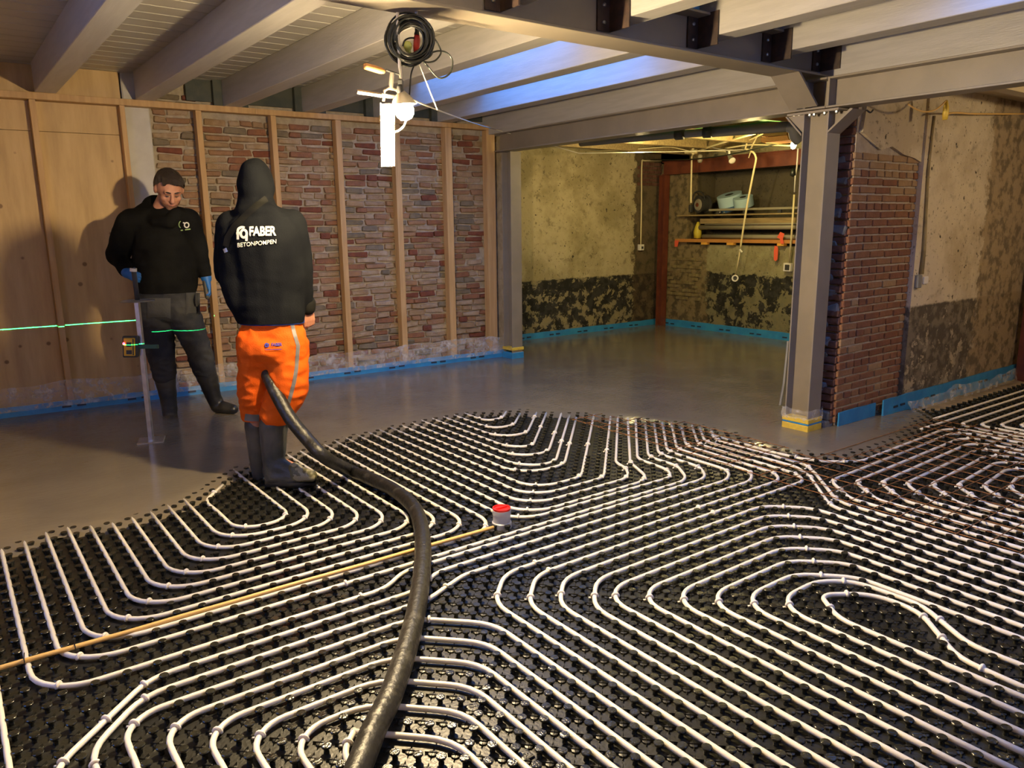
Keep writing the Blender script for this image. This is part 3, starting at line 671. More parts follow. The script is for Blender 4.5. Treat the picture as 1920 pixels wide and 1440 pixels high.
# e / D family : B leg below, A line, chamfer, B leg out right
E_=[(16,0,[(4.03,Y_(0)),(4.13,2.76),(4.17,3.53),(4.80,4.16)],.24),(17,-1,[(4.14,Y_(-1)),(4.22,2.67),(4.265,3.50),(4.70,3.94)],.24)]
for u_,v_,rest_,rd in E_:
    x_=L(u_,0)[0]; S('e',[(x_,.7),(x_,Y_(v_)-.20),(x_+.20,Y_(v_))]+rest_,((x_+.045,Y_(v_)-.15),(2.10,Y_(v_)),(3.27,Y_(v_)),rest_[1],rest_[2]),.22)
for i in range(9):
    u1=18+i; v_=-2-i; x1,yy=L(u1,v_); ch=.10 if i>1 else .18
    if i<7:
        x2=L(36-i,0)[0]; S('e',[(x1,.7),(x1,yy-ch),(x1+ch,yy),(x2-.19,yy),(x2,yy-.19),(x2,.7)],((x1+ch*.4,yy-ch*.6),(x2-.11,yy-.08)),.2)
    elif i==7:
        S('e',[(x1,.7),(x1,yy-ch),(x1+ch,yy),(2.98,yy),(3.10,yy-.10),(3.12,1.36),(2.95,1.10),(2.95,.7)],((x1+.03,yy-.04),(3.08,1.69),(3.07,1.24)),.2)
    else:
        S('e',[(x1,.7),(x1,yy-.14),(x1+.11,yy),(2.90,yy),(3.05,yy-.11),(3.06,1.34),(2.82,1.08),(2.795,.7)],((x1+.03,yy-.05),(2.97,1.61),(3.03,1.30),(2.92,1.18),(2.80,1.0)),.2)
# g family
for i in range(6):
    v_=-1-i; xl,yy=L(2+i,v_); xr=L(15-i,0)[0]
    S('g',[(xl,.5),(xl,yy-.08),(xl+.08,yy),(xr-.235,yy),(xr,yy-.235),(xr,.5)],((xl+.03,yy-.04),(xr-.19,yy-.05)),.22)
# right group nested loops
for i in range(9):
    v_=-2-i; xl=L(39+i,0)[0]; yy=Y_(v_)+.0; xr=6.06-.10*i
    S('r',[(xl,.5),(xl,yy-.24),(xl+.17,yy-.03),(xl+.24,yy+.005),(xr-.12,yy+.05),(xr,yy-.05),(xr+.06,.6)],((xl+.09,yy-.12),(xl+.2,yy) ,(xr-.06,yy+.02)),.14)
S('n',[(4.54,3.6),(4.51,3.06),(4.53,2.84),(4.60,2.70),(4.78,2.56),(6.04,2.60),(6.15,2.50),(6.16,.6)],((4.53,2.88),(4.69,2.63),(6.09,2.55)),.2)
S('n',[(5.9,2.71),(8.6,2.68)],()); S('n',[(6.3,2.80),(8.6,2.78)],())
for i in range(5):
    yy=2.595-.10*i; xl=6.26+.10*i; S('n',[(8.6,yy-.02),(xl,yy),(xl-.08,.6)],((xl+.02,yy-.03),),.08)
# --- fillet
def fillet(pts,r):
    P=[Vector((p[0],p[1],0)) for p in pts]; out=[P[0]]
    for a,b_,c in zip(P[:-2],P[1:-1],P[2:]):
        d1=(a-b_); d2=(c-b_); l1=d1.length; l2=d2.length; d1.normalize(); d2.normalize()
        cosang=max(-1,min(1,d1.dot(d2))); th=math.acos(cosang)
        if th>3.08: out.append(b_); continue
        t=min(r/math.tan(th/2),l1*.48,l2*.48); rr=t*math.tan(th/2)
        bis=(d1+d2).normalized(); cen=b_+bis*(rr/math.sin(th/2)); p1=b_+d1*t; p2=b_+d2*t
        a1=math.atan2((p1-cen).y,(p1-cen).x); a2=math.atan2((p2-cen).y,(p2-cen).x); da=(a2-a1+math.pi)%(2*math.pi)-math.pi
        n=max(3,int(abs(da)/.22)+1)
        for k in range(n+1):
            aa=a1+da*k/n; out.append(Vector((cen.x+rr*math.cos(aa),cen.y+rr*math.sin(aa),0)))
    out.append(P[-1]); return out
def resample_clip(path):
    """keep the part of the path that lies in or near the frame and outside the deep screed"""
    out=[]
    for a,b_ in zip(path[:-1],path[1:]):
        Ld=(b_-a).length; n=max(1,int(Ld/.30))
        for k in range(n): out.append(a.lerp(b_,k/n))
    out.append(path[-1]); sd=sdist([(p.x,p.y) for p in out]); runs=[];cur=[]
    for p,d in zip(out,sd):
        u,v,wz=px((p.x,p.y,-.015)); ok=(wz>.3 and -260<u<2200 and 500<v<1750 and d<.33)
        if ok: cur.append(p)
        else:
            if len(cur)>1: runs.append(cur)
            cur=[]
    if len(cur)>1: runs.append(cur)
    return max(runs,key=len) if runs else []
FAM={'l':('white U-bent pipe left of the yellow conduit, {} outward from the boots','U shaped pipe bends at the left'),
 'm':('white pipe crossing mid floor beside the yellow conduit, {} of its bundle','long pipes across the middle'),
 'c':('white pipe bend beyond the red-capped drain, {} counting away from it','centre pipe bends'),
 'p':('slanting white pipe past the bare studded gap before the column, {} of two','slanting pipes'),
 'e':('white pipe looping round the oval gap at right foreground, {} counting inward','oval loops on the right'),
 'g':('white foreground pipe bend beside the black hose, {} counting toward the camera','foreground bends beside the hose'),
 'r':('white nested pipe loop under the rusty mesh, {} counting from the column','loops under the rusty mesh'),
 'n':('white pipe at the far right by the wall strip, {} from the column','pipes in the far right corner')}
ORD=['first','second','third','fourth','fifth','sixth','seventh','eighth','ninth','tenth','eleventh','twelfth','thirteenth']
cnt={}; SEG=[]
for fam,pts,clips,rad in strands:
    path=resample_clip(fillet(pts,rad)); k=cnt.get(fam,0)
    if len(path)<2: continue
    cnt[fam]=k+1
    a=np.array([(p.x,p.y) for p in path]); SEG+=list(zip(a[:-1],a[1:]))
    e=empty('heating_pipe',(path[0].x,path[0].y,ZP),FAM[fam][0].format(ORD[k]),'pipe',FAM[fam][1])
    dmin=min(px((p.x,p.y,0))[2] for p in path)
    mb=MB(); mb.tube([(p.x,p.y,ZP+.0015*noise.noise(Vector((p.x*5,p.y*5,0)))) for p in path],RP,10 if dmin<3.5 else 7); mb.build('pipe_run',M['pipe'],e,smooth=True)
    for c in clips:
        c=Vector((c[0],c[1],0)); best=None
        for p,q_ in zip(path[:-1],path[1:]):
            d=q_-p
            if d.length<1e-6: continue
            t=max(0,min(1,(c-p).dot(d)/d.length_squared)); pt=p+d*t; dd=(pt-c).length
            if best is None or dd<best[0]: best=(dd,pt,d.normalized())
        if best and best[0]<.12:
            pt,t=best[1],best[2]; s_=Vector((-t.y,t.x,0)); z_=Vector((0,0,1)); c3=Vector((pt.x,pt.y,ZP)); mb=MB()
            ring=[c3+s_*(math.cos(a_)*.0125)+z_*(math.sin(a_)*.0135) for a_ in [math.pi*k/6-.25 for k in range(7)]+[math.pi+.3]]
            mb.tube(ring,.0062,7); mb.tube([c3+s_*.012-z_*.008,c3+s_*.026-z_*.010],.005,5); mb.build('pipe_clip',M['clip'],e,smooth=True)
# --- studs
matE=empty('studded_mat',(3,2.5,-.032),'black plastic studded underfloor heating mat covering the unpoured floor','mat')
q=MB(); q.box((-.5,.6,-.033),(8.95,5.6,-.0285)); q.build('base_sheet',M['mat'],matE)
xo=XO+U/4; yo=YO+U/4; pch=U/2
I,J=np.meshgrid(np.arange(-12,180),np.arange(-42,56)); I=I.ravel(); J=J.ravel(); PX=xo+pch*I; PY=yo+pch*J
sd=sdist(np.stack([PX,PY],1))
q_=np.stack([PX,PY,np.full(len(PX),-.01)-H],1); wz=q_@np.array(FW); uu=960+FPX*(q_@np.array(RX))/wz; vv=720+FPX*(q_@np.array(RDn))/wz
keep=(wz>.4)&(uu>-140)&(uu<2060)&(vv<1600)&(sd<.17)&(PX<8.5)&(PY<2.93+(PX<6.6)*9)
I,J,PX,PY,uu,vv,wz,sd=[a[keep] for a in (I,J,PX,PY,uu,vv,wz,sd)]
SA=np.array([s_[0] for s_ in SEG]); SB=np.array([s_[1] for s_ in SEG])
def pdist(X_,Y2):
    out=np.empty(len(X_)); d=SB-SA; dd=(d**2).sum(1)+1e-12
    for k in range(0,len(X_),400):
        P=np.stack([X_[k:k+400],Y2[k:k+400]],1)[:,None,:]; t=np.clip(((P-SA)*d).sum(2)/dd,0,1); w_=P-(SA+t[...,None]*d); out[k:k+400]=np.sqrt((w_**2).sum(2)).min(1)
    return out
pdm=pdist(PX,PY)
par=(I+J)%2==0
st=par&(pdm>.0175); low=(~par)
PR_cap=[(.0095,-.029),(.0085,-.016),(.0148,-.0088),(.0168,-.0052),(.0168,-.0018),(.0148,.0003),(.0085,.0007)]
def stud_me(n,prof,name,m):
    mb=MB(); mb.lathe((0,0,0),prof,n); me=mb.mesh(name,m); me.polygons.foreach_set('use_smooth',[True]*len(me.polygons)); 
    try: me.set_sharp_from_angle(angle=R(38))
    except Exception: pass
    return me
ssel=np.nonzero(st)[0]; ssel=ssel[np.argsort(wz[ssel])]
infr=[i for i in ssel if 5<uu[i]<1915 and vv[i]<1432][:300]; inset=set(infr)
sm=stud_me(12,PR_cap,'stud',M['stud'])
for i in infr:
    o=D.objects.new('stud',sm); COL.objects.link(o); o.location=(PX[i]+random.uniform(-.001,.001),PY[i]+random.uniform(-.001,.001),random.uniform(-.001,.0005)); o.rotation_euler=(random.gauss(0,.03),random.gauss(0,.03),0); attach(o,matE)
def scatter(name,idx,prof,n,m,parent,zj=.001,tilt=.03,half=None):
    V=[];F=[];k=0
    ang_=np.arange(n)*2*np.pi/n
    base=np.concatenate([np.stack([r_*np.cos(ang_),r_*np.sin(ang_),np.full(n,h_)],1) for r_,h_ in prof]); mm=len(prof)
    f0=np.array([(i*n+k_,i*n+(k_+1)%n,(i+1)*n+(k_+1)%n,(i+1)*n+k_) for i in range(mm-1) for k_ in range(n)])
    N=len(idx); tx=RNG.normal(0,tilt,N); ty=RNG.normal(0,tilt,N); dz=RNG.uniform(-zj,zj,N)
    B=np.repeat(base[None],N,0); B[:,:,2]+=dz[:,None]+B[:,:,0]*tx[:,None]+B[:,:,1]*ty[:,None]; B[:,:,0]+=PX[idx][:,None]; B[:,:,1]+=PY[idx][:,None]
    V=B.reshape(-1,3); off=(np.arange(N)*len(base))
    Fq=(f0[None]+off[:,None,None]).reshape(-1,4); cap=(np.arange(n)+(mm-1)*n)[None]+off[:,None]
    me=D.meshes.new(name); me.from_pydata(V.tolist(),[],Fq.tolist()+cap.tolist()); me.materials.append(m)
    me.polygons.foreach_set('use_smooth',[True]*len(me.polygons)); me.update()
    try: me.set_sharp_from_angle(angle=R(38))
    except Exception: pass
    o=D.objects.new(name,me); COL.objects.link(o); attach(o,parent); o['kind']='stuff'; return o
near=np.array([i for i in ssel if i not in inset and wz[i]<3.4]); far=np.array([i for i in ssel if i not in inset and wz[i]>=3.4])
scatter('studs',near,PR_cap,10,M['stud'],matE); scatter('studs',far,[(.0090,-.029),(.0148,-.0090),(.0168,-.0042),(.0155,.0003)],8,M['stud'],matE)
li=np.nonzero(low&(sd<.1))[0]
# low embossed pads and cross ribs between the studs
scatter('low_pads',li,[(.0160,-.0288),(.0140,-.0235),(.0105,-.0225)],8,M['mat'],matE,zj=.0004,tilt=.01)
mb=MB(); near_l=[i for i in li if wz[i]<3.6]
N=len(near_l); X1=PX[near_l]; Y1=PY[near_l]
Vr=[];Fr=[]
for k,(x,y) in enumerate(zip(X1,Y1)):
    for (dx,dy) in ((1,1),(1,-1)):
        s_=.0245; w_=.0022; nx,ny=-dy*w_*.7071,dx*w_*.7071; b0=len(Vr)
        ax,ay=x-dx*s_*.7071,y-dy*s_*.7071; bx,by=x+dx*s_*.7071,y+dy*s_*.7071
        Vr+=[(ax+nx,ay+ny,-.029),(ax,ay,-.0195),(ax-nx,ay-ny,-.029),(bx+nx,by+ny,-.029),(bx,by,-.0195),(bx-nx,by-ny,-.029)]
        Fr+=[(b0,b0+1,b0+4,b0+3),(b0+1,b0+2,b0+5,b0+4)]
mb.add(Vr,Fr); mb.build('low_ribs',M['mat'],matE)['kind']='stuff'
def emboss(txt,u,v,size):
    c=atz(u,v,-.0205); cu=D.curves.new('t','FONT'); cu.body=txt; cu.size=size; cu.align_x='CENTER'; cu.align_y='CENTER'; cu.resolution_u=2; cu.extrude=.0009
    o=D.objects.new('t',cu); COL.objects.link(o); me=D.meshes.new_from_object(o.evaluated_get(bpy.context.evaluated_depsgraph_get())); D.objects.remove(o)
    me.transform(Matrix.Translation(c)@Matrix.Rotation(-YAW-.35,4,'Z')); me.materials.clear(); me.materials.append(M['stud']); o=D.objects.new('embossed_letters',me); COL.objects.link(o); attach(o,matE)
    q=MB(); q.lathe(c+Vector((0,0,-.008)),[(.030,0),(.028,.0065),(.020,.0072)],4); q.build('letter_pad',M['mat'],matE)
emboss('CH',887,1324,.022); emboss('H',985,1414,.024); emboss('C',796,1366,.024); emboss('H',1312,1249,.02)
# ================================================================== floor things
cn=empty('yellow_conduit',(-.1,3,0),'long thin yellow conduit lying across the white pipes toward the red-capped drain','conduit')
pa=atz(-60,1272,.0); pb_=atz(925,990,.0); mb=MB(); n=22
mb.tube([pa.lerp(pb_,k/n)+Vector((0,0,.004+.003*noise.noise(Vector((k*.3,0,0))))) for k in range(n+1)],.0095,10); mb.build('conduit_tube',M['cane'],cn,smooth=True)
for u,v in ((46,1243),(141,1217)):
    c=atz(u,v,.0); d=(pb_-pa).normalized(); s_=d.cross(Vector((0,0,1))); mb=MB(); mb.tube([c+s_*(math.cos(a)*.0115)+Vector((0,0,.006+math.sin(a)*.0115)) for a in [k*math.pi/4 for k in range(9)]],.0022,5); mb.tube([c+Vector((0,0,.017)),c+Vector((.004,0,.04))],.0016,4); mb.build('cable_tie',M['tie'],cn)
# drain with the red cap
dc=atz(941,985,-.02); de=empty('drain_riser',(dc.x,dc.y,-.03),'short grey drain pipe with a bright red cap standing in the pipes','drain')
mb=MB(); mb.lathe((dc.x,dc.y,-.03),[(.053,0),(.053,.030),(.047,.034),(.047,.075),(.050,.077),(.050,.10)],28); smooth_angle(mb.build('riser_pipe',M['gpipe'],de))
mb=MB(); mb.lathe((dc.x,dc.y,.070),[(.047,.0),(.0485,.004),(.0485,.012),(.042,.0125),(.040,.006),(.001,.006)],28,cap=False); cpo=smooth_angle(mb.build('red_cap',M['redcap'],de)); 
mb=MB(); mb.box((dc.x-.034,dc.y-.004,.074),(dc.x+.034,dc.y+.004,.084)); mb.build('grip_bar',M['redcap'],cpo)
# rebar meshes
def rebar(x0,x1,y0,y1,sx_,sy_,label,z=.006,r=.0028,cut=True):
    e=empty('rebar_mesh',(x0,y0,z),label,'steel mesh')
    def run(a,b_,zz):
        n=max(2,int((Vector(b_)-Vector(a)).length/.15)); P=[Vector(a).lerp(Vector(b_),k/n) for k in range(n+1)]
        sdv=sdist([(p.x,p.y) for p in P]); P=[p for p,d in zip(P,sdv) if d<.10]
        if len(P)<2: return
        mb=MB(); mb.tube([(p.x+.002*noise.noise(Vector((p.x*4,p.y*4,7))),p.y,zz+.004*noise.noise(Vector((p.x*3,p.y*3,5)))) for p in P],r,6); mb.build('rod',M['rebar'],e,smooth=True)
    y=y0
    while y<=y1+1e-6: run((x0-.03,y,0),(x1+.03,y,0),z+r*2); y+=sy_
    x=x0
    while x<=x1+1e-6: run((x,y0-.03,0),(x,y1+.03,0),z); x+=sx_
rebar(3.97,6.25,1.30,2.90,.15,.146,'large rusty welded steel mesh over the pipes, in front of the brick pier')
rebar(3.98,4.74,3.02,4.56,.105,.15,'small rusty welded steel mesh beside the poured screed, left of the column',z=.014)
# hose
hp=[atz(u,v,.045) for u,v in ((600,1600),(672,1440),(700,1370),(730,1310),(755,1240),(775,1170),(788,1100),(793,1040),(790,990),(775,950),(740,920),(700,900),(655,882))]
F2=Vector((1.62,4.50,0)); RV=Vector((cy,-sy,0)); DV=Vector((sy,cy,0))
def P2(u,v,off=0): return atp(u,v,F2+DV*off,DV)
hp+=[atp(u,v,F2+DV*o_,DV) for u,v,o_ in ((610,858,-.26),(575,822,-.20),(545,785,-.16),(522,745,-.11),(504,708,-.05),(492,680,.02),(486,640,.12),(486,610,.22))]
def catmull(P,k=5):
    P=[Vector(p) for p in P]; out=[]
    for i in range(len(P)-1):
        p0=P[max(i-1,0)];p1=P[i];p2=P[i+1];p3=P[min(i+2,len(P)-1)]
        for j in range(k):
            t=j/k; out.append(.5*((2*p1)+(p2-p0)*t+(2*p0-5*p1+4*p2-p3)*t*t+(-p0+3*p1-3*p2+p3)*t**3))
    out.append(P[-1]); return out
hpp=catmull(hp,5); mb=MB(); mb.tube(hpp,[.040+.0012*noise.noise(Vector((i*.4,0,0))) for i in range(len(hpp))],20)
tag(mb.build('pump_hose',M['hose'],smooth=True),'thick black rubber concrete hose curving over the pipes to the worker in orange trousers','hose')
# levelling rod
po=atz(284,827,0); pe=empty('levelling_staff',(po.x,po.y,0),'aluminium levelling staff standing in the wet screed before the bare-headed worker','staff')
def PP(u,v,off=0): return atp(u,v,po+DV*off,DV)
top=PP(257,566); mb=MB(); ax=(top-po); mb.obox((top+po)/2,ax/2,RV*.016,DV*.016); mb.build('staff_tube',M['alu'],pe,bevel=.002)
mb=MB(); mb.obox(po+Vector((0,0,.006)),RV*.085+DV*.03,DV*.085-RV*.03,Vector((0,0,.006))); mb.build('foot_plate',M['alu'],pe,bevel=.002)
mb=MB(); tt=PP(258,564); mb.lathe(tt,[(.012,-.006),(.115,-.004),(.12,0),(.115,.004),(.012,.008)],28); mb.build('top_plate',M['alu'],pe)
mb=MB(); mb.tube([tt,PP(250,502)],.017,12); mb.build('grip',M['dark'],pe,smooth=True)
mb=MB(); mb.tube([PP(250,509),PP(250,503)],.024,12); mb.build('grip_cap',M['white'],pe)
dt=empty('laser_receiver',PP(245,650,-.03),'yellow and black laser receiver clamped on the aluminium staff','receiver')
a_=PP(244,631,-.04); b2=PP(245,669,-.04); upv=(a_-b2)/2; c_=(a_+b2)/2
mb=MB(); mb.obox(c_+DV*.006,RV*.055,DV*.016,upv*1.05); mb.build('rubber_case',M['dark'],dt,bevel=.006)
mb=MB(); mb.obox(c_-DV*.010,RV*.040,DV*.010,upv*.88); mb.build('front_shell',M['yellow'],dt,bevel=.004)
mb=MB(); mb.obox(c_-DV*.021+upv*.25,RV*.018,DV*.002,upv*.22); mb.obox(c_-DV*.021-upv*.5,RV*.02,DV*.002,upv*.2); mb.obox(c_-DV*.021+RV*.030,RV*.004,DV*.002,upv*.8); mb.build('display',M['dark'],dt)
mb=MB(); mb.lathe(c_-DV*.022-RV*.036+upv*.35,[(.009,0),(.006,.006),(.001,.008)],10,-DV); mb.build('red_led',M['led'],dt)
mb=MB(); mb.obox(PP(275,650,-.02),RV*.085,DV*.012,Vector((0,0,.014))); mb.build('clamp_bar',mat('laser_lit_clamp',(.03,.10,.07),.5),dt,bevel=.003)  # bar colour holds the green of the laser light falling on it
# laser level: a thin fan of green light
ll=D.lights.new('laser_level_light','POINT'); ll.energy=1.0; ll.cycles.max_bounces=0; ll.color=(.02,1,.22); ll.shadow_soft_size=0; ll.use_nodes=True
lt=ll.node_tree; em=lt.nodes['Emission']; gm=lt.nodes.new('ShaderNodeNewGeometry') ; tcn=lt.nodes.new('ShaderNodeTexCoord')
sp_=lt.nodes.new('ShaderNodeSeparateXYZ'); lt.links.new(tcn.outputs['Normal'],sp_.inputs[0])
def lm(op,a,b=None):
    n=lt.nodes.new('ShaderNodeMath'); n.operation=op
    for i,v in enumerate((a,b)):
        if v is None: continue
        if isinstance(v,(int,float)): n.inputs[i].default_value=v
        else: lt.links.new(v,n.inputs[i])
    return n.outputs[0]
thin=lm('LESS_THAN',lm('ABSOLUTE',sp_.outputs[2]),.00042); fan=lm('LESS_THAN',sp_.outputs[0],.338); 
lt.links.new(lm('MULTIPLY',lm('MULTIPLY',thin,fan),60000),em.inputs[1])
lo=D.objects.new('laser_level_light',ll); COL.objects.link(lo); lo.location=(-.5,.35,.738)
# ================================================================== LAMP, CLAMPS, CABLES on the cross beam
YL=3.40
def c1(x,y,Y=YL): return aty(660+x/8,y/8,Y)
def c2_(x,y,Y=YL): return aty(660+x/6.2625,100+y/6.2625,Y)
le=empty('work_lamp',tuple(c2_(420,1330)),'glaring work lamp with upright tube and round bulb under the cross beam','lamp')
mb=MB(); a=c2_(415,600,3.365); b_=c2_(425,1315,3.365); mid=(a+b_)/2; mb.obox(mid,RV*.029,DV*.006,(a-b_)/2); mb.build('tube_face',M['glow2'],le,bevel=.002)
mb=MB(); mb.obox(mid+DV*.012-RV*.001,RV*.031,DV*.006,(a-b_)/2*1.03); mb.obox(mid-RV*.032,RV*.0018,DV*.012,(a-b_)/2*1.05); mb.build('tube_housing',M['brass'],le)
bc=c2_(615,672,3.36); mb=MB(); mb.lathe(bc,[(.004,-.045),(.025,-.040),(.040,-.022),(.045,0),(.041,.02),(.030,.038),(.018,.05),(.012,.055)],20,(-.25,0,1)); mb.build('bulb',M['glow'],le,smooth=True)
mb=MB(); mb.lathe(bc+Vector((-.014,0,.055)),[(.016,0),(.018,.02),(.015,.05),(.009,.06)],12,(-.1,0,1)); mb.build('bulb_socket',M['dark'],le,smooth=True)
mb=MB(); mb.lathe(bc+Vector((-.004,0,.026)),[(.062,0),(.060,.006),(.036,.038),(.012,.062)],24,(-.1,0,1),cap=False); mb.build('reflector_shade',M['brass'],le,smooth=True)
mb=MB(); mb.tube(catmull([c2_(640,770),c2_(610,850),c2_(560,900),c2_(500,930),c2_(480,950)]),.0045,8); mb.build('lamp_lead',M['white'],le,smooth=True)
ce_=empty('clamp',tuple(c2_(455,400)),'F-clamp with orange wooden handle holding the glaring lamp','clamp')
mb=MB(); mb.tube([c2_(455,410),c2_(470,230)],.011,8); mb.tube([c2_(60,450),c2_(340,492)],.0095,4); mb.tube([c2_(345,490),c2_(545,520)],.010,6); mb.tube([c2_(370,560),c2_(380,440),c2_(430,410),c2_(520,430),c2_(548,470),c2_(530,560)],.007,6); mb.build('clamp_frame',M['brass'],ce_)
mb=MB(); mb.tube([c2_(400,195),c2_(560,250)],.005,8); mb.build('spindle',M['dark'],ce_)
mb=MB(); mb.tube([c2_(140,150),c2_(160,152),c2_(260,180),c2_(340,205),c2_(380,215)],[.011,.0145,.016,.0145,.009],12); mb.build('wooden_handle',M['handle'],ce_,smooth=True)
cf=empty('clamp',tuple(c1(720,1190)),'steel clamp with red handle hanging from the cross beam inside the cable coil','clamp')
mb=MB(); mb.tube([c1(683,190),c1(684,320),c1(700,700),c1(715,1000),c1(730,1190)],.0085,6); mb.tube([c1(684,480),c1(760,420),c1(860,375),c1(980,350)],.010,6); mb.tube([c1(960,180),c1(960,260)],.006,6); mb.build('clamp_bar',M['brass'],cf)
mb=MB(); mb.tube([c1(975,340),c1(975,470),c1(970,520)],[.012,.010,.013],10); mb.build('clamp_screw',M['dark'],cf)
mb=MB(); mb.tube([c1(975,530),c1(975,600),c1(965,700),c1(955,790)],[.013,.016,.0155,.010],12); mb.build('red_handle',M['redh'],cf,smooth=True)
mb=MB(); a=c2_(570,320); mb.obox(c2_(572,380),RV*.012,DV*.012,Vector((0,0,.026))); tag(mb.build('cable_connector',M['dark'],bevel=.003),'black plug connector above the glaring bulb','plug')
# cable coil
co=empty('cable_coil',tuple(c1(870,590)),'coil of black cable hanging from the steel cross beam','cable')
cc=c1(870,590,3.37); mb=MB()
for k in range(22):
    rr=.066+.044*random.random(); a0=random.uniform(0,6.28); ec=random.uniform(.94,1.08); off=Vector((random.uniform(-.006,.006),random.uniform(-.018,.018),random.uniform(-.008,.008)))
    mb.tube([cc+off+RV*(math.cos(a0+t)*rr*ec)+Vector((0,0,1))*(math.sin(a0+t)*rr*(2.02-ec))+DV*(.004*math.sin(3*t+k)) for t in [i*2*math.pi/30 for i in range(31)]],.0048,6)
for lp in ([(740,880),(760,960),(800,985),(860,950),(960,910)],[(1040,915),(1150,860),(1205,780),(1180,600),(1100,420)],[(1040,910),(1150,935),(1260,900),(1335,790),(1300,680),(1230,560),(1190,450)],[(1190,790),(1290,765),(1400,780),(1480,850),(1510,950),(1480,1080),(1400,1155),(1310,1170),(1240,1120),(1150,1010),(1080,930)],[(980,910),(920,1010),(885,1120),(870,1300),(862,1430),(850,1520)],[(760,690),(790,610),(860,572),(930,570)]):
    mb.tube(catmull([c1(*p) for p in lp],6),.0042,6)
mb.build('cable_loops',M['cable'],co,smooth=True)
mb=MB(); mb.lathe(c1(835,690),[(.004,-.03),(.012,-.022),(.02,-.006),(.021,.008),(.014,.018),(.006,.022)],12,(-.3,-.5,1)); mb.tube([c1(850,740),c1(872,800)],.007,8); mb.build('plug',M['plug'],co,smooth=True)
mb=MB(); mb.tube([c1(950,60),c1(975,160),c1(990,260)],.0022,5); mb.tube([c1(960,790),c1(985,900),c2_(880,360),c2_(1000,660,3.55)],.0028,6); tag(mb.build('cord',M['string']),'short white cord dropping from the red clamp handle to the long cord','cord')
mb=MB(); cend=aty(930,243,7.17); A_=c2_(690,540); P_=[A_.lerp(cend,t)+Vector((0,0,-.012*math.sin(math.pi*t))) for t in [i/14 for i in range(15)]]; mb.tube(P_,.0045,6)
far_=atx(1290,370,8.6) 
mb.tube([cend,Vector((6.2,7.0,2.36)),Vector((7.4,6.6,2.40)),Vector((8.4,6.2,2.44))],.004,6)
tag(mb.build('cord',M['string']),'long pale cord stretched from the lamp to the slim steel column','cord')
# ================================================================== NICHE THINGS
def n3(x,y,X): return atx(1220+x/6.857,220+y/6.857,X)
def n4(x,y,X): return atx(1240+x/7.2,330+y/7.2,X)
YE=5.2
def zat(x,y,X): return n4(x,y,X).z
def yat(x,y,X): return n4(x,y,X).y
XF=8.97
def bar(name,mt,lab,cat,x0,x1,ya,yb,z0,z1,bev=.002,grp=None):
    q=MB(); q.box((x0,min(ya,yb),z0),(x1,max(ya,yb),z1)); return tag(q.build(name,mt,bevel=bev),lab,cat,grp)
z=zat(1000,520,XF)
bar('shelf_board',M['board'],'long wooden shelf board in the wall recess carrying the pale rolls','shelf',8.90,9.40,YE,yat(205,520,8.9),z-.012,z+.008)
bar('metal_rail',M['tube'],'dusty flat rail lying on the recess shelf in front of the pale rolls','rail',9.02,9.06,YE,yat(640,440,9.02),z+.055,z+.085)
for k,xx in enumerate((1000,1700)): pass
q=MB()
for yy in (5.5,6.2,6.75,7.2): q.box((9.03,yy,z+.008),(9.06,yy+.05,z+.055))
tag(q.build('rail_blocks',M['dark']),'dark blocks propping the dusty rail on the recess shelf','block')
bar('plank_stack',M['board'],'broad grey-brown plank under the recess shelf with bolt holes','plank',8.99,9.03,YE,yat(520,600,8.99),zat(1000,640,8.99),zat(1000,570,8.99))
def tube(name,mt,lab,cat,pts,r,n=12,grp=None): q=MB(); q.tube(pts,r,n); return tag(q.build(name,mt,smooth=True),lab,cat,grp)
def yt(yv,X,x0): return [Vector((X,YE,zat(1200,yv,X))),Vector((X,yat(x0,yv,X),zat(1200,yv,X)))]
tube('grey_tube',M['tube'],'thick grey tube lying under the plank in the recess','tube',yt(690,9.02,520),.034)
tube('grey_tube',M['tube'],'lower grey tube above the orange-brown boards in the recess','tube',yt(820,9.02,560),.030)
tube('grey_tube',M['tube'],'thin tube between plank and thick tube in the recess','tube',yt(648,8.98,590),.012)
zb=zat(1000,860,9.0)
bar('thin_board',M['orange_wood'],'thin light board just under the lower grey tube','board',8.96,9.25,YE,yat(490,860,8.96),zb-.006,zb+.006)
bar('thin_board',M['board'],'second thin board right under the light one in the recess','board',8.98,9.25,YE,yat(520,880,8.98),zb-.026,zb-.012)
zl=1.262
bar('ledge_plank',M['orange_wood'],'lowest orange-brown plank resting along the recess ledge','plank',8.93,9.16,YE,yat(180,900,8.93),zl+.012,zl+.058)
for k,(x0,x1) in enumerate(((545,622),(890,980),(1570,1665))):
    ya,yb=yat(x0,945,8.94),yat(x1,945,8.94); bar('wood_block',mat('block_orange_%s'%'abc'[k],(.75,.38,.06),.6),'small bright orange wood block under the recess plank, %s'%('leftmost','middle one','right one by the red tape')[k],'block',8.92,8.99,ya,yb,zl-.02,zl+.012,.002,'orange blocks under the plank')
def flat(name,mt,pts,X,lab,cat,th=.006,fn=n4):
    q=MB(); q.prism([fn(x,y,X) for x,y in pts],(th,0,0)); return tag(q.build(name,mt),lab,cat)
flat('tape_strip',M['redtape'],[(180,870),(235,870),(215,955),(178,955)],8.92,'short red tape tag at the left end of the lowest recess plank','tape')
flat('tape_strip',M['redtape'],[(1605,755),(1660,780),(1640,850),(1655,915),(1610,915),(1600,850),(1560,830)],8.90,'crooked orange-red tape strip stuck over the lower grey tube','tape')
flat('tape_strip',M['redtape'],[(1530,940),(1570,955),(1575,1000),(1565,1130),(1540,1150),(1518,1130),(1518,1010)],8.91,'orange-red tape tongue hanging below the recess plank','tape')
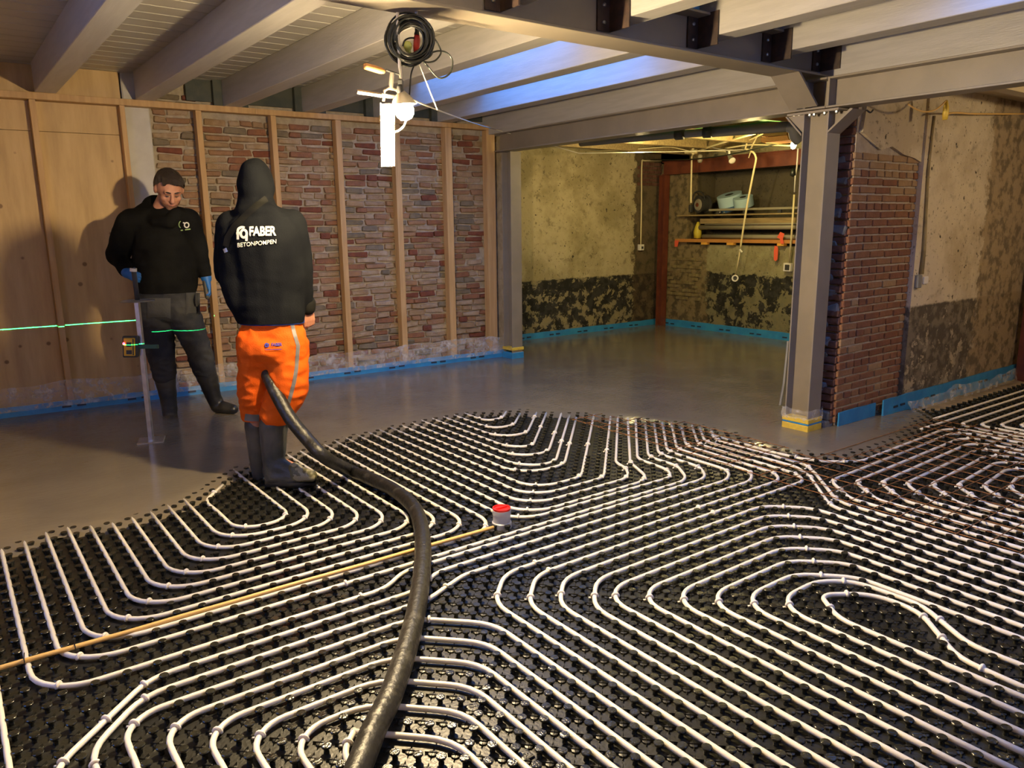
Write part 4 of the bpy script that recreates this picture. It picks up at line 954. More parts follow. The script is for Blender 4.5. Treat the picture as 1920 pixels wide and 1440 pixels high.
# yellow bag
q=MB(); c=n4(495,740,9.04); q.lathe(c,[(.02,-.11),(.055,-.10),(.06,-.02),(.045,.06),(.02,.12),(.008,.13)],12); o=q.build('yellow_bag',M['ybag'],smooth=True); tag(o,'crumpled yellow bag beside the ends of the grey tubes','bag')
for v_ in o.data.vertices: v_.co+=Vector((.2,1,.3))*.02*noise.noise(v_.co*22)
# reel / vacuum
re_=empty('cable_reel',tuple(n4(490,500,9.1)),'old grey round cable reel with rusty hub at the left of the recess shelf','reel')
c=n4(500,390,9.08); q=MB(); q.lathe(c+Vector((.06,-.03,.01)),[(.10,-.08),(.125,-.075),(.125,-.055),(.105,-.05),(.105,.05),(.125,.055),(.125,.08),(.09,.085)],28,(-1,.25,.0)); q.build('drum',M['dark'],re_,smooth=False)
q=MB(); q.lathe(c+Vector((-.03,-.02,.0)),[(.075,-.01),(.085,0),(.07,.015),(.02,.018)],24,(-1,.2,0)); q.build('reel_face',M['tube'],re_)
q=MB(); q.lathe(c+Vector((-.052,-.02,.0)),[(.03,-.01),(.03,.004),(.012,.008)],16,(-1,.2,0)); q.build('rusty_hub',M['red'],re_)
q=MB(); q.obox(n4(385,440,9.05),Vector((.03,0,0)),Vector((0,.045,0)),Vector((0,0,.055))); q.build('plug_housing',M['dark'],re_,bevel=.006)
q=MB(); q.tube(catmull([n4(420,330,9.1),n4(440,240,9.1),n4(500,205,9.1),n4(560,240,9.1),n4(590,330,9.1)]),.010,8); q.build('carry_handle',M['dark'],re_,smooth=True)
# rolls
def roll(cx,cy_,X,r,h_,tilt,lab,m2=M['roll']):
    tilt=(-.34,tilt[1],1)
    e=empty('foam_roll',tuple(n4(cx,cy_,X)),lab,'roll','pale foam edge rolls'); c=n4(cx,cy_,X); q=MB(); q.lathe(c,[(r*.35,-h_/2),(r,-h_/2),(r*1.0,0),(r,h_/2),(r*.35,h_/2)],28,tilt); smooth_angle(q.build('rolled_foam',m2,e)); q=MB(); q.lathe(c,[(r*.34,-h_/2*1.01),(r*.34,h_/2*1.01)],16,tilt); q.build('roll_core',M['dark'],e); return e
roll(930,320,9.22,.175,.15,(-.10,.05,1),'large pale blue foam roll on the recess shelf')
roll(1110,345,9.16,.135,.13,(.05,-.03,1),'smaller pale foam roll right of the large one, crossed by a conduit')
q=MB(); c=n4(930,430,9.16)
for k in range(5): q.lathe(c+Vector((0,0,.012*k-.03)),[(.11+.006*k,-.005),(.125+.006*k,0),(.11+.006*k,.005)],24,(-.35,.1,1))
tag(q.build('blue_foil_roll',M['rollb'],smooth=True),'dark blue foil roll squeezed beneath the large pale roll','roll')
q=MB()
for x_ in (790,850): q.lathe(n4(x_,490,9.05),[(.012,-.01),(.016,0),(.008,.012)],10)
tag(q.build('tin_lids',M['bolt'],smooth=True),'two small shiny lids below the pale rolls','lid')
# conduits and lamps
ya_=8.6
pts=catmull([n4(400,365,ya_),n4(402,150,ya_),n3(528,560,ya_),n3(532,505,ya_),n3(560,465,ya_-.05),n3(640,425,8.45),n3(850,350,8.1),n3(1110,270,7.8),n3(1400,190,7.5)],5)
tube('bent_conduit',M['cream_pipe'],'cream conduit running down from the ceiling to the cable reel','conduit',pts,.0125)
k_=empty('hanging_conduit',tuple(n4(1000,1380,8.7)),'slanting cream conduit hanging before the recess with a round box at its end','conduit')
q=MB(); q.tube(catmull([n3(1290,440,8.3),n3(1325,455,8.3),n3(1352,510,8.3),n3(1350,570,8.3),n4(1230,20,8.35),n4(1140,500,8.45),n4(1065,990,8.55)],5),.0125,12); q.tube([n4(1065,990,8.55),n4(1030,1200,8.6),n4(1003,1330,8.65)],.008,8); q.build('conduit_tube',M['cream_pipe'],k_,smooth=True)
q=MB(); q.lathe(n4(1002,1382,8.65),[(.045,0),(.045,.03),(.030,.03),(.028,.006)],20,(-1,-.4,.15),cap=False); q.build('round_box',M['white'],k_)
q=MB(); q.lathe(n4(1002,1382,8.65),[(.030,.0),(.030,.008)],16,(-1,-.4,.15)); q.build('box_inside',M['dark'],k_)
q=MB(); q.tube([n4(1065,990,8.55)+Vector((-.01,0,0)),n4(1090,1030,8.55)],.012,6); q.build('conduit_clip',M['white'],k_)
k_=empty('wall_socket_drop',tuple(n4(1725,1230,8.9)),'upright cream conduit ending in a white socket beside the big column','socket')
q=MB(); q.tube([n4(1795,250,8.85),n4(1765,700,8.87),n4(1728,1170,8.93)],.0125,12); q.build('conduit_tube',M['cream_pipe'],k_,smooth=True)
q=MB(); q.tube([n3(1895,400,8.7),n3(1880,640,8.75),n3(1860,760,8.8),n3(1850,960,8.85)],.010,8); q.build('upper_cable',M['white'],k_,smooth=True)
c=n4(1715,1232,8.96); q=MB(); q.box((c.x-.03,c.y-.05,c.z-.055),(c.x+.03,c.y+.06,c.z+.055)); q.build('socket_frame',M['white'],k_,bevel=.006)
q=MB(); q.box((c.x-.038,c.y-.035,c.z-.035),(c.x-.028,c.y+.03,c.z+.035)); q.build('socket_inset',M['dark'],k_,bevel=.003)
k_=empty('spot_lamp',tuple(n3(1040,540,8.3)),'small unlit metal spot lamp hanging before the red lintel','lamp')
q=MB(); c=n3(1015,500,8.3); ax_=(n3(1065,585,8.25)-c).normalized(); q.lathe(c,[(.022,-.01),(.030,.03),(.034,.055),(.045,.10)],18,ax_,cap=False); q.lathe(c,[(.020,-.03),(.022,-.01)],14,ax_); q.build('spot_shade',M['brass'],k_,smooth=True)
q=MB(); q.lathe(c+ax_*.092,[(.041,0),(.020,.004),(.002,.004)],18,ax_); q.build('spot_lens',M['white'],k_)
q=MB(); q.tube([n3(1010,430,8.3),c],.014,8); q.build('spot_stem',M['white'],k_)
q=MB(); q.lathe(n3(635,525,8.5),[(.02,-.06),(.034,-.04),(.034,.03),(.02,.05)],14); tag(q.build('lamp_holder',M['tube'],smooth=True),'cylindrical frosted lamp holder at the left before the red lintel','lamp')
q=MB(); q.tube([n3(520,440,8.5),n3(590,440,8.5)],.028,8); q.tube([n3(545,400,8.5),n3(545,480,8.5)],.018,8); q.tube([n3(440,455,8.5),n3(540,450,8.5)],.012,6); q.tube([n3(590,440,8.5),n3(830,432,8.45),n3(960,440,8.35)],.008,6); tag(q.build('conduit_junction',M['cream_pipe']),'yellowish conduit junction at the ceiling over the spot lamp','junction')
# wires under the green boards
def wire(pts,r,m,lab,X=None): return tube('ceiling_wire',m,lab,'cable',catmull(pts,4),r,6)
wire([n3(-1800,440,7.4),n3(-600,430,7.6),n3(0,395,7.9),n3(260,385,8.2),n3(520,440,8.45)],.007,M['cream_pipe'],'pale wire sagging under the green ceiling from the slim column side')
wire([n3(300,370,8.4),n3(580,345,8.3),n3(900,410,8.3),n3(1180,440,8.4)],.007,M['tube'],'grey wire crossing above the junction under the green ceiling')
wire([n3(0,545,8.6),n3(350,545,8.5),n3(640,530,8.4),n3(980,485,8.3),n3(1500,370,7.8),n3(1850,290,7.4)],.008,M['cable'],'black cable running along before the red lintel')
wire([n3(960,400,8.4),n3(1250,355,8.3),n3(1500,355,8.2),n3(1800,365,8.0)],.010,M['cream_pipe'],'cream conduit level above the red lintel, right half')
q=MB(); q.tube([n3(1215,410,8.3),n3(1245,300,8.2),n3(1340,260,8.1),n3(1480,190,7.9)],.010,6); q.tube([n3(1290,400,8.3),n3(1340,300,8.2),n3(1410,170,8.0)],.010,6); q.tube([n3(1215,405,8.3),n3(1290,425,8.3)],.012,6); q.tube([n3(1300,400,8.3),n3(1260,520,8.35)],.006,6); tag(q.build('bent_wires',M['cream_pipe']),'tangle of bent pale wires above the hanging conduit','cable')
q=MB(); g0=n3(-400,300,6.2); q.tube(catmull([n3(-900,330,6.1),n3(320,222,6.35),n3(790,190,6.5)],4),.040,12); o=q.build('waste_pipe',M['grey'],smooth=True); tag(o,'dark left length of the drain pipe hanging under the green ceiling','pipe')
q=MB(); q.tube([n3(780,190,6.5),n3(1200,160,6.6),n3(1760,118,6.75)],.050,14); q.tube(catmull([n3(1760,118,6.75),n3(1830,150,6.77),n3(1850,240,6.8),n3(1900,300,6.85)],4),.050,14); tag(q.build('waste_pipe',mat('grey_lagging',(.17,.17,.175),.8),smooth=True),'grey lagged drain pipe with elbow beside the big column','pipe')
for a_,b_,l_ in ((n3(320,222,6.30),n3(420,215,6.33),'left'),(n3(680,195,6.43),n3(780,190,6.46),'right')):
    q=MB(); q.tube([a_,b_],.055,12); tag(q.build('pipe_coupling',M['dark'],smooth=True),'black coupling on the hanging drain pipe, %s one of two'%l_,'coupling')
flat('timber_block',M['orange_wood'],[(1450,210),(1745,150),(1750,225),(1430,250)],7.3,'upper orange timber block beside the drain pipe elbow','timber',.25,n3)
flat('timber_block',M['orange_wood'],[(1415,265),(1755,228),(1775,290),(1460,330),(1415,315)],7.3,'lower orange timber block beside the drain pipe elbow','timber',.25,n3)
flat('timber_block',M['orange_wood'],[(838,120),(980,100),(982,140),(850,152)],6.9,'small orange timber end above the drain pipe','timber',.2,n3)
flat('green_board',M['green'],[(960,110),(1500,50),(1730,60),(1740,110),(1000,160)],7.0,'light green board edge above the grey lagged pipe','board',.03,n3)
k_=empty('hanging_bulb',tuple(n3(1845,360,7.6)),'small glowing bulb hanging just left of the big column','lamp')
q=MB(); q.lathe(n3(1838,350,7.6),[(.004,-.05),(.022,-.04),(.032,-.01),(.028,.02),(.016,.045)],14,(.2,0,1)); q.build('glass_bulb',M['nglow'],k_,smooth=True)
q=MB(); q.tube([n3(1830,300,7.6),n3(1780,285,7.6)],.02,8); q.build('bulb_socket',M['white'],k_)
q=MB(); q.lathe(n3(1830,710,8.6),[(.01,-.05),(.035,-.03),(.03,.02),(.015,.05)],10); tag(q.build('wire_bunch',M['cable'],smooth=True),'black bunch of wires hanging beside the big column','cable')
# far wall conduit with switch
def f5(x,y,Y): return aty(900+x/2.88,200+y/2.88,Y)
k_=empty('switch_drop',tuple(f5(870,760,8.27)),'thin cream conduit down to a small switch on the far stained wall','switch')
q=MB(); q.tube(catmull([f5(980,292,8.27),f5(890,292,8.27),f5(874,305,8.27),f5(872,500,8.27),f5(868,745,8.27)],4),.011,8); q.build('conduit_tube',M['cream_pipe'],k_,smooth=True)
c=f5(872,760,8.26); q=MB(); q.box((c.x-.045,8.245,c.z-.045),(c.x+.045,8.30,c.z+.045)); q.build('switch_plate',M['white'],k_,bevel=.005)
q=MB(); q.box((c.x-.015,8.238,c.z-.02),(c.x+.02,8.246,c.z+.015)); q.build('switch_rocker',M['dark'],k_)
# right wall cable, socket, hook
def r6(x,y,Y=3.09): return aty(1440+x/2.057,160+y/2.057,Y)
k_=empty('cable_duct',tuple(r6(585,730)),'yellowish cable duct running down beside the brick pier on the right wall','duct')
q=MB(); q.tube([r6(642,118),r6(632,200),r6(618,330),r6(608,500),r6(600,640),r6(590,728)],[.010,.010,.012,.014,.019,.022],8); q.build('duct_body',mat('aged_duct',(.30,.23,.10),.7,col2=(.2,.15,.07),scale=9),k_,smooth=True)
q=MB(); c=r6(578,755); q.box((c.x-.035,3.07,c.z-.055),(c.x+.03,3.10,c.z+.05)); q.build('grey_box',M['grey'],k_,bevel=.004)
q=MB(); c=r6(608,752); q.box((c.x-.035,3.085,c.z-.03),(c.x+.04,3.10,c.z+.03)); q.build('socket_plate',M['white'],k_,bevel=.004)
k_=empty('cable_hook',tuple(r6(686,90,2.9)),'yellow hook with looped cable at the cream ceiling above the right wall','hook')
q=MB(); c=r6(686,95,2.9); q.lathe(c,[(.018,-.07),(.022,-.02),(.02,.02),(.012,.05),(.005,.07)],10); q.build('hook_body',M['ytape'],k_,smooth=True)
q=MB(); q.tube(catmull([r6(540,72,2.9),r6(570,92,2.9),r6(610,102,2.9),r6(650,92,2.9),r6(686,60,2.9)],4),.006,6); q.tube(catmull([r6(690,118,2.95),r6(700,108,2.95),r6(740,106,2.95),r6(800,110,2.95),r6(987,110,2.95)],4),.007,6); q.build('looped_cable',M['cane'],k_,smooth=True)
q=MB(); q.tube(catmull([r6(380,95,3.07),r6(395,105,3.05),r6(405,95,3.05)],4),.006,6); q.build('wire_stub',M['dark'],k_)
# thin stick leaning behind the column foot
q=MB(); q.tube([aty(1463,760,3.75),aty(1470,720,3.75),aty(1478,640,3.8)],.012,8); tag(q.build('grey_lath',M['grey']),'thin grey lath leaning behind the big column','lath')
# ================================================================== PEOPLE
dg=bpy.context.evaluated_depsgraph_get
def frame(side,depth):
    s_=Vector(side).normalized(); return s_
def capsule(bm,p0,p1,r0,r1,flat=1.0,side=None,dep=None,n=18,m=5):
    p0=Vector(p0);p1=Vector(p1); ax=(p1-p0); Lh=ax.length; ax=ax/max(Lh,1e-6)
    dep=Vector(dep) if dep is not None else DV
    d=(dep-ax*dep.dot(ax)); d=d.normalized() if d.length>1e-3 else ax.orthogonal().normalized(); s_=ax.cross(d)
    rings=[]
    for k in range(m,0,-1): a=math.pi/2*k/m; rings.append((p0-ax*(math.sin(a)*r0),math.cos(a)*r0))
    rings.append((p0,r0)); rings.append((p1,r1))
    for k in range(1,m+1): a=math.pi/2*k/m; rings.append((p1+ax*(math.sin(a)*r1),math.cos(a)*r1))
    vs=[]
    for c,r_ in rings:
        r_=max(r_,1e-4); vs.append([bm.verts.new(c+s_*(math.cos(2*math.pi*k/n)*r_)+d*(math.sin(2*math.pi*k/n)*r_*flat)) for k in range(n)])
    for a,b_ in zip(vs[:-1],vs[1:]):
        for k in range(n): bm.faces.new((a[k],a[(k+1)%n],b_[(k+1)%n],b_[k]))
    bm.faces.new(vs[0][::-1]); bm.faces.new(vs[-1])
def ellip(bm,c,rs,axes=None,n=20,m=12):
    c=Vector(c); A=axes or (RV,DV,Vector((0,0,1))); vs=[]
    for j in range(m+1):
        t=-math.pi/2+math.pi*j/m; rr=max(math.cos(t),1e-3)
        vs.append([bm.verts.new(c+A[0]*(rs[0]*rr*math.cos(2*math.pi*k/n))+A[1]*(rs[1]*rr*math.sin(2*math.pi*k/n))+A[2]*(rs[2]*math.sin(t))) for k in range(n)])
    for a,b_ in zip(vs[:-1],vs[1:]):
        for k in range(n): bm.faces.new((a[k],a[(k+1)%n],b_[(k+1)%n],b_[k]))
    bm.faces.new(vs[0][::-1]); bm.faces.new(vs[-1])
def blob(name,prims,m,parent,voxel=.009,smooth=4,folds=None,cut=None):
    bm=bmesh.new()
    for p in prims:
        if p[0]=='c': capsule(bm,*p[1:5],**(p[5] if len(p)>5 else {}))
        else: ellip(bm,p[1],p[2],p[3] if len(p)>3 else None)
    bmesh.ops.recalc_face_normals(bm,faces=bm.faces[:])
    me=D.meshes.new(name); bm.to_mesh(me); bm.free(); o=D.objects.new('tmp',me); COL.objects.link(o)
    md=o.modifiers.new('r','REMESH'); md.mode='VOXEL'; md.voxel_size=voxel
    if smooth: s_=o.modifiers.new('s','SMOOTH'); s_.iterations=smooth; s_.factor=.6
    nm=D.meshes.new_from_object(o.evaluated_get(dg())); D.objects.remove(o); D.meshes.remove(me)
    if folds:
        n=len(nm.vertices); co=np.empty(n*3); nm.vertices.foreach_get('co',co); co=co.reshape(-1,3); no=np.empty(n*3); nm.vertex_normals.foreach_get('vector',no) ; no=no.reshape(-1,3)
        for i in range(n):
            v=Vector(co[i]); s_=sum(f(v) for f in folds); co[i]+=no[i]*s_
        nm.vertices.foreach_set('co',co.ravel()); nm.update()
    nm.name=name
    if cut:
        bm=bmesh.new(); bm.from_mesh(nm)
        for pt,nn in cut: bmesh.ops.bisect_plane(bm,geom=bm.verts[:]+bm.edges[:]+bm.faces[:],plane_co=pt,plane_no=nn,clear_outer=True)
        bm.to_mesh(nm); bm.free()
    nm.materials.clear(); nm.materials.append(m); nm.polygons.foreach_set('use_smooth',[True]*len(nm.polygons)); nm.update()
    o=D.objects.new(name,nm); COL.objects.link(o); return attach(o,parent)
def nf(amp,sx_,sz_,seed=0,ridge=False):
    def f(v):
        q=Vector((v.dot(RV)*sx_+seed,v.dot(DV)*sx_,v.z*sz_)); a=noise.noise(q)
        return amp*((1-abs(a)*2.2) if ridge else a)
    return f
Zv=Vector((0,0,1))
def hand(wr,dirv,pn,th_side,sc=1.0,curl=.5,spread=.06):
    """palm + four fingers of different length + thumb; wr wrist point, dirv along the hand, pn palm normal"""
    d=Vector(dirv).normalized(); pn=Vector(pn); pn=(pn-d*pn.dot(d)).normalized(); s_=d.cross(pn).normalized()*th_side; P=[]
    pe_=wr+d*.085*sc
    P.append(('c',wr,wr+d*.04*sc,.030*sc,.036*sc,dict(flat=.55,dep=pn)))
    for k in range(4):
        off=(k-1.5)*.019*sc; P.append(('c',wr+d*.02*sc-s_*off*.7,wr+d*.08*sc-s_*off,.017*sc,.0125*sc))
    for k,Lf in enumerate((.072,.080,.074,.058)):
        off=(1.5-k)*.0195*sc; p=wr+d*.082*sc+s_*off; a=.25*curl; r_=.0095*sc
        for seg,(fr,rr) in enumerate(((.45,1),(.32,.92),(.23,.82))):
            dd=(d*math.cos(a)+pn*math.sin(a)+s_*spread*(1.5-k)*.5).normalized(); q=p+dd*Lf*sc*fr; P.append(('c',p,q,r_*rr,r_*rr*.93)); p=q; a+=1.15*curl
    p=wr+d*.025*sc+s_*.030*sc; q=p+(d*.55+s_*.6+pn*.45).normalized()*.042*sc; P.append(('c',wr+d*.01*sc+s_*.012*sc,p,.016*sc,.016*sc)); P.append(('c',p,q,.0135*sc,.011*sc)); P.append(('c',q,q+(d*.8+s_*.05+pn*.6*curl).normalized()*.032*sc,.011*sc,.009*sc))
    return P
# ---------- worker in orange trousers, seen from behind
w1=empty('person',(F2.x,F2.y,0),'worker seen from behind in dark hooded jacket, orange trousers and rubber boots','person')
hip=P2(509,618,0); waist=P2(508,560); chest=P2(494,455,-.01); neck=P2(481,392,.02); head=P2(479,352,.05)
shL=P2(436,425,.03); elL=P2(425,515,.06); wrL=P2(462,585,.26); shR=P2(545,420,.03); elR=P2(566,505,.05); wrR=P2(577,578,.10)
hipL=P2(482,632,.01); knL=P2(480,728,.06); anL=P2(483,860,.13); hipR=P2(534,632,0); knR=P2(530,728,.0); anR=P2(512,862,-.01)
bp=[('e',head,(.085,.10,.12)),('c',neck,head,.06,.06),('c',hip,waist,.145,.135,dict(flat=.7)),('c',waist,chest,.14,.17,dict(flat=.65)),('c',chest,P2(486,415,.0),.17,.11,dict(flat=.6)),
 ('c',shL,elL,.06,.045),('c',elL,wrL,.042,.030),('c',shR,elR,.06,.045),('c',elR,wrR,.042,.030),('c',P2(484,410,.02),shL,.07,.06),('c',P2(484,410,.02),shR,.07,.06),
 ('c',hipL,knL,.095,.06),('c',knL,anL,.055,.04),('c',hipR,knR,.095,.06),('c',knR,anR,.055,.04),('c',anL,anL-Zv*.05+DV*.1,.04,.03),('c',anR,anR-Zv*.05+RV*.12,.04,.03)]
bp+=hand(wrR,(P2(580,606,.12)-wrR),(-RV*.6+DV*.8),-1,.98,.7)
bp+=hand(wrL,(DV*.5+Zv*-.5-RV*-.6),(DV*.3-Zv*.9),1,.98,.9)
blob('body',bp,M['skin'],w1,.0068,2)
jk=[('c',P2(508,590,0),P2(506,520,0),.205,.215,dict(flat=.66)),('c',P2(506,520,0),P2(494,455,-.01),.215,.222,dict(flat=.64)),('c',P2(494,455,-.01),P2(484,420,.01),.215,.12,dict(flat=.62)),
 ('c',P2(478,412,.02),shL,.085,.088),('c',P2(490,408,.02),shR,.085,.088),('c',shL,elL,.092,.075),('c',elL,wrL,.072,.05),('c',shR,elR,.09,.068),('c',elR,wrR,.066,.044),
 ('c',P2(452,450,-.01),P2(455,540,0),.13,.13,dict(flat=.7)),('c',P2(455,540,0),P2(480,585,0),.13,.13,dict(flat=.7)),
 ('e',P2(479,350,.045),(.108,.125,.140)),('e',P2(477,330,.03),(.090,.105,.105)),('c',P2(479,375,.03),P2(482,400,.02),.108,.13,dict(flat=.85)),('e',P2(484,398,-.045),(.13,.07,.055))]
fold=[nf(.010,5,3,1),nf(.006,12,7,2),nf(.0035,9,22,4)]
jo=blob('hooded_jacket',jk,M['jacket'],w1,.0095,5,fold,cut=[(P2(508,604,0),-Zv)]); jo['label']='dark navy hooded jacket with printed back'
hm=blob('jacket_hem',[('c',P2(510,596,0),P2(509,590,0),.197,.203,dict(flat=.655))],M['jhem'],w1,.009,2,cut=[(P2(508,606,0),-Zv),(P2(508,596,0),Zv)]); hm['label']='blue undershirt hem below the jacket'
tr=[('c',P2(511,622,0),P2(509,606,0),.185,.176,dict(flat=.64)),('c',P2(484,640,.0),P2(478,735,.05),.125,.098),('c',P2(478,735,.05),P2(478,770,.10),.098,.09),('c',P2(538,640,0),P2(540,730,0),.128,.112),('c',P2(540,730,0),P2(518,778,-.01),.112,.092),('e',P2(512,652,-.02),(.19,.13,.10))]
tro=blob('orange_trousers',tr,M['orange'],w1,.0095,4,[nf(.012,6,5,3),nf(.008,10,16,6,True),nf(.004,20,26,9)],cut=[(P2(515,793,0),-Zv)])
# reflective bands
from mathutils.bvhtree import BVHTree
def bvh(o): 
    me=o.data; return BVHTree.FromPolygons([v.co.copy() for v in me.vertices],[tuple(p.vertices) for p in me.polygons])
def ribbon(name,uvs,width,target,mt,parent,lift=.004,k=6):
    T=bvh(target); pts=[]
    uv=[(a[0]+(b_[0]-a[0])*t/k,a[1]+(b_[1]-a[1])*t/k) for a,b_ in zip(uvs[:-1],uvs[1:]) for t in range(k)]+[uvs[-1]]
    rows=[]
    for i,(u,v) in enumerate(uv):
        a=uv[max(i-1,0)]; b_=uv[min(i+1,len(uv)-1)]; t=Vector((b_[0]-a[0],b_[1]-a[1],0)).normalized(); nrm=Vector((-t.y,t.x,0)); row=[]
        for s_ in (-1,-.5,0,.5,1):
            uu_,vv_=u+nrm.x*width*s_/2,v+nrm.y*width*s_/2; d=ray(uu_,vv_).normalized(); h_=T.ray_cast(C0,d)
            row.append(h_[0]-d*lift if h_[0] else None)
        if all(r_ is not None for r_ in row): rows.append(row)
    if len(rows)<2: return None
    V=[p for r_ in rows for p in r_]; F=[(i*5+j,(i+1)*5+j,(i+1)*5+j+1,i*5+j+1) for i in range(len(rows)-1) for j in range(4)]
    q=MB(); q.add(V,F); o=q.build(name,mt,parent,smooth=True); return o
ribbon('reflective_band',[(547,604),(552,625),(559,648),(556,690),(552,715),(545,742),(538,765)],7,tro,M['reflect'],w1)
ribbon('reflective_band',[(459,782),(472,784),(486,784)],13,tro,M['reflect'],w1)
# boots
bt_=[('c',P2(513,800,-.01),P2(513,862,-.01),.088,.070,dict(flat=.95)),('c',P2(513,862,-.01),P2(512,885,-.02),.070,.062)]
bto=blob('rubber_boot',bt_+[('c',P2(512,893,-.03),P2(548,893,-.06),.052,.050),('c',P2(548,893,-.06),P2(582,893,-.09),.050,.036),('c',P2(517,870,-.02),P2(552,888,-.06),.06,.045)],M['boot'],w1,.0085,4,[nf(.004,9,20,5)]); bto['label']='muddy grey rubber boot pointing right'
blob('boot_toe',[('c',P2(556,890,-.066),P2(583,892,-.092),.050,.039),('c',P2(553,880,-.063),P2(566,890,-.078),.044,.044)],M['camo'],bto,.008,3)
blob('boot_sole',[('c',P2(508,904,-.03),P2(548,904,-.06),.040,.046,dict(flat=.9)),('c',P2(548,904,-.06),P2(588,901,-.095),.046,.036)],M['bootd'],bto,.008,1,cut=[(Vector((0,0,.034)),Zv),(Vector((0,0,-.012)),-Zv)])
bl=blob('rubber_boot',[('c',P2(481,795,.12),P2(486,860,.13),.075,.062),('c',P2(486,860,.13),P2(489,890,.15),.062,.055),('c',P2(489,893,.15),P2(500,889,.30),.05,.04)],M['boot'],w1,.0085,4,[nf(.003,9,20,5)],cut=None); bl['label']='muddy grey rubber boot half hidden behind the other'
# strap with clasp
st_=ribbon('shoulder_strap',[(500,372),(483,384),(462,402),(440,424),(427,445),(423,462)],12,jo,M['strap'],w1,.008)
ribbon('strap_clasp',[(421,466),(424,473)],7,jo,M['bolt'],w1,.010,3)
# printing on the jacket back: letters laid onto the cloth
def text_on(name,txt,uvc,width_px,target,mt,parent,slope=0.0,bold=.0,lift=.005,squash=1.0,font_sp=1.0):
    cu=D.curves.new('t','FONT'); cu.body=txt; cu.size=1; cu.offset=bold; cu.space_character=font_sp; cu.align_x='CENTER'; cu.align_y='CENTER'; cu.resolution_u=3
    o=D.objects.new('t',cu); COL.objects.link(o); me=D.meshes.new_from_object(o.evaluated_get(dg())); D.objects.remove(o)
    bm=bmesh.new(); bm.from_mesh(me); bmesh.ops.triangulate(bm,faces=bm.faces[:]); 
    for _ in range(2):
        bmesh.ops.subdivide_edges(bm,edges=[e for e in bm.edges if e.calc_length()>.18],cuts=1)
        bmesh.ops.triangulate(bm,faces=bm.faces[:])
    xs=[v.co.x for v in bm.verts]; W_=max(xs)-min(xs); k=width_px/W_; T=bvh(target); xm=(max(xs)+min(xs))/2
    for v in bm.verts:
        x=(v.co.x-xm)*k; y=-v.co.y*k*squash; u=uvc[0]+x; vv_=uvc[1]+y+slope*x; d=ray(u,vv_).normalized(); h_=T.ray_cast(C0,d)
        v.co=h_[0]-d*lift if h_[0] else C0+d*4.4
    bmesh.ops.solidify(bm,geom=bm.faces[:],thickness=.0015)
    me2=D.meshes.new(name); bm.to_mesh(me2); bm.free(); me2.materials.append(mt); o=D.objects.new(name,me2); COL.objects.link(o); return attach(o,parent)
text_on('back_lettering','FABER',(492.5,434),51,jo,M['print'],jo,-.02,.035,.007,1.28,.95)
text_on('back_lettering','BETONPOMPEN',(481.5,456.5),73,jo,M['print'],jo,-.10,.004,.006,1.10)
# emblem before the name: hook f and ring q
def pathrib(name,strokes,width,target,mt,parent,lift=.006):
    q=MB(); T=bvh(target)
    for uv in strokes:
        rows=[]
        for i,(u,v) in enumerate(uv):
            a=uv[max(i-1,0)]; b_=uv[min(i+1,len(uv)-1)]; t=Vector((b_[0]-a[0],b_[1]-a[1],0)); t=t.normalized() if t.length else Vector((1,0,0)); n_=Vector((-t.y,t.x,0)); row=[]
            for s_ in (-1,1):
                d=ray(u+n_.x*width*s_/2,v+n_.y*width*s_/2).normalized(); h_=T.ray_cast(C0,d); row.append(h_[0]-d*lift if h_[0] else C0+d*4.3)
            rows.append(row)
        V=[p for r_ in rows for p in r_]; q.add(V,[(i*2,(i+1)*2,(i+1)*2+1,i*2+1) for i in range(len(rows)-1)])
    return q.build(name,mt,parent)
def arc(cx,cy_,rx,ry,a0,a1,n=14): return [(cx+rx*math.cos(R(a0+(a1-a0)*k/n)),cy_+ry*math.sin(R(a0+(a1-a0)*k/n))) for k in range(n+1)]
pathrib('back_emblem',[[(446,449),(446,437)]+arc(451,433,5,6,180,285,8),[(443,438),(450,437)],arc(457,438,5.6,7.2,0,360,20),[(462.5,438),(462,452)],arc(454,436,9,10,215,300,8)],4.6,jo,M['print'],jo)
text_on('seat_lettering','FABER',(519,646),20,tro,M['printb'],tro,-.03,.03,.006,1.1)
pathrib('seat_emblem',[arc(500,647,2.6,3,0,360,10),[(503,644),(503,650)]],3,tro,M['printb'],tro,.006)
pathrib('seat_lettering',[[(497,655.5),(528,655)]],1.2,tro,M['printb'],tro,.006)
blob('sleeve_cuff',[('c',wrR+Zv*.03,wrR+Zv*.005,.051,.048)],M['strap'],jo,.007,2)
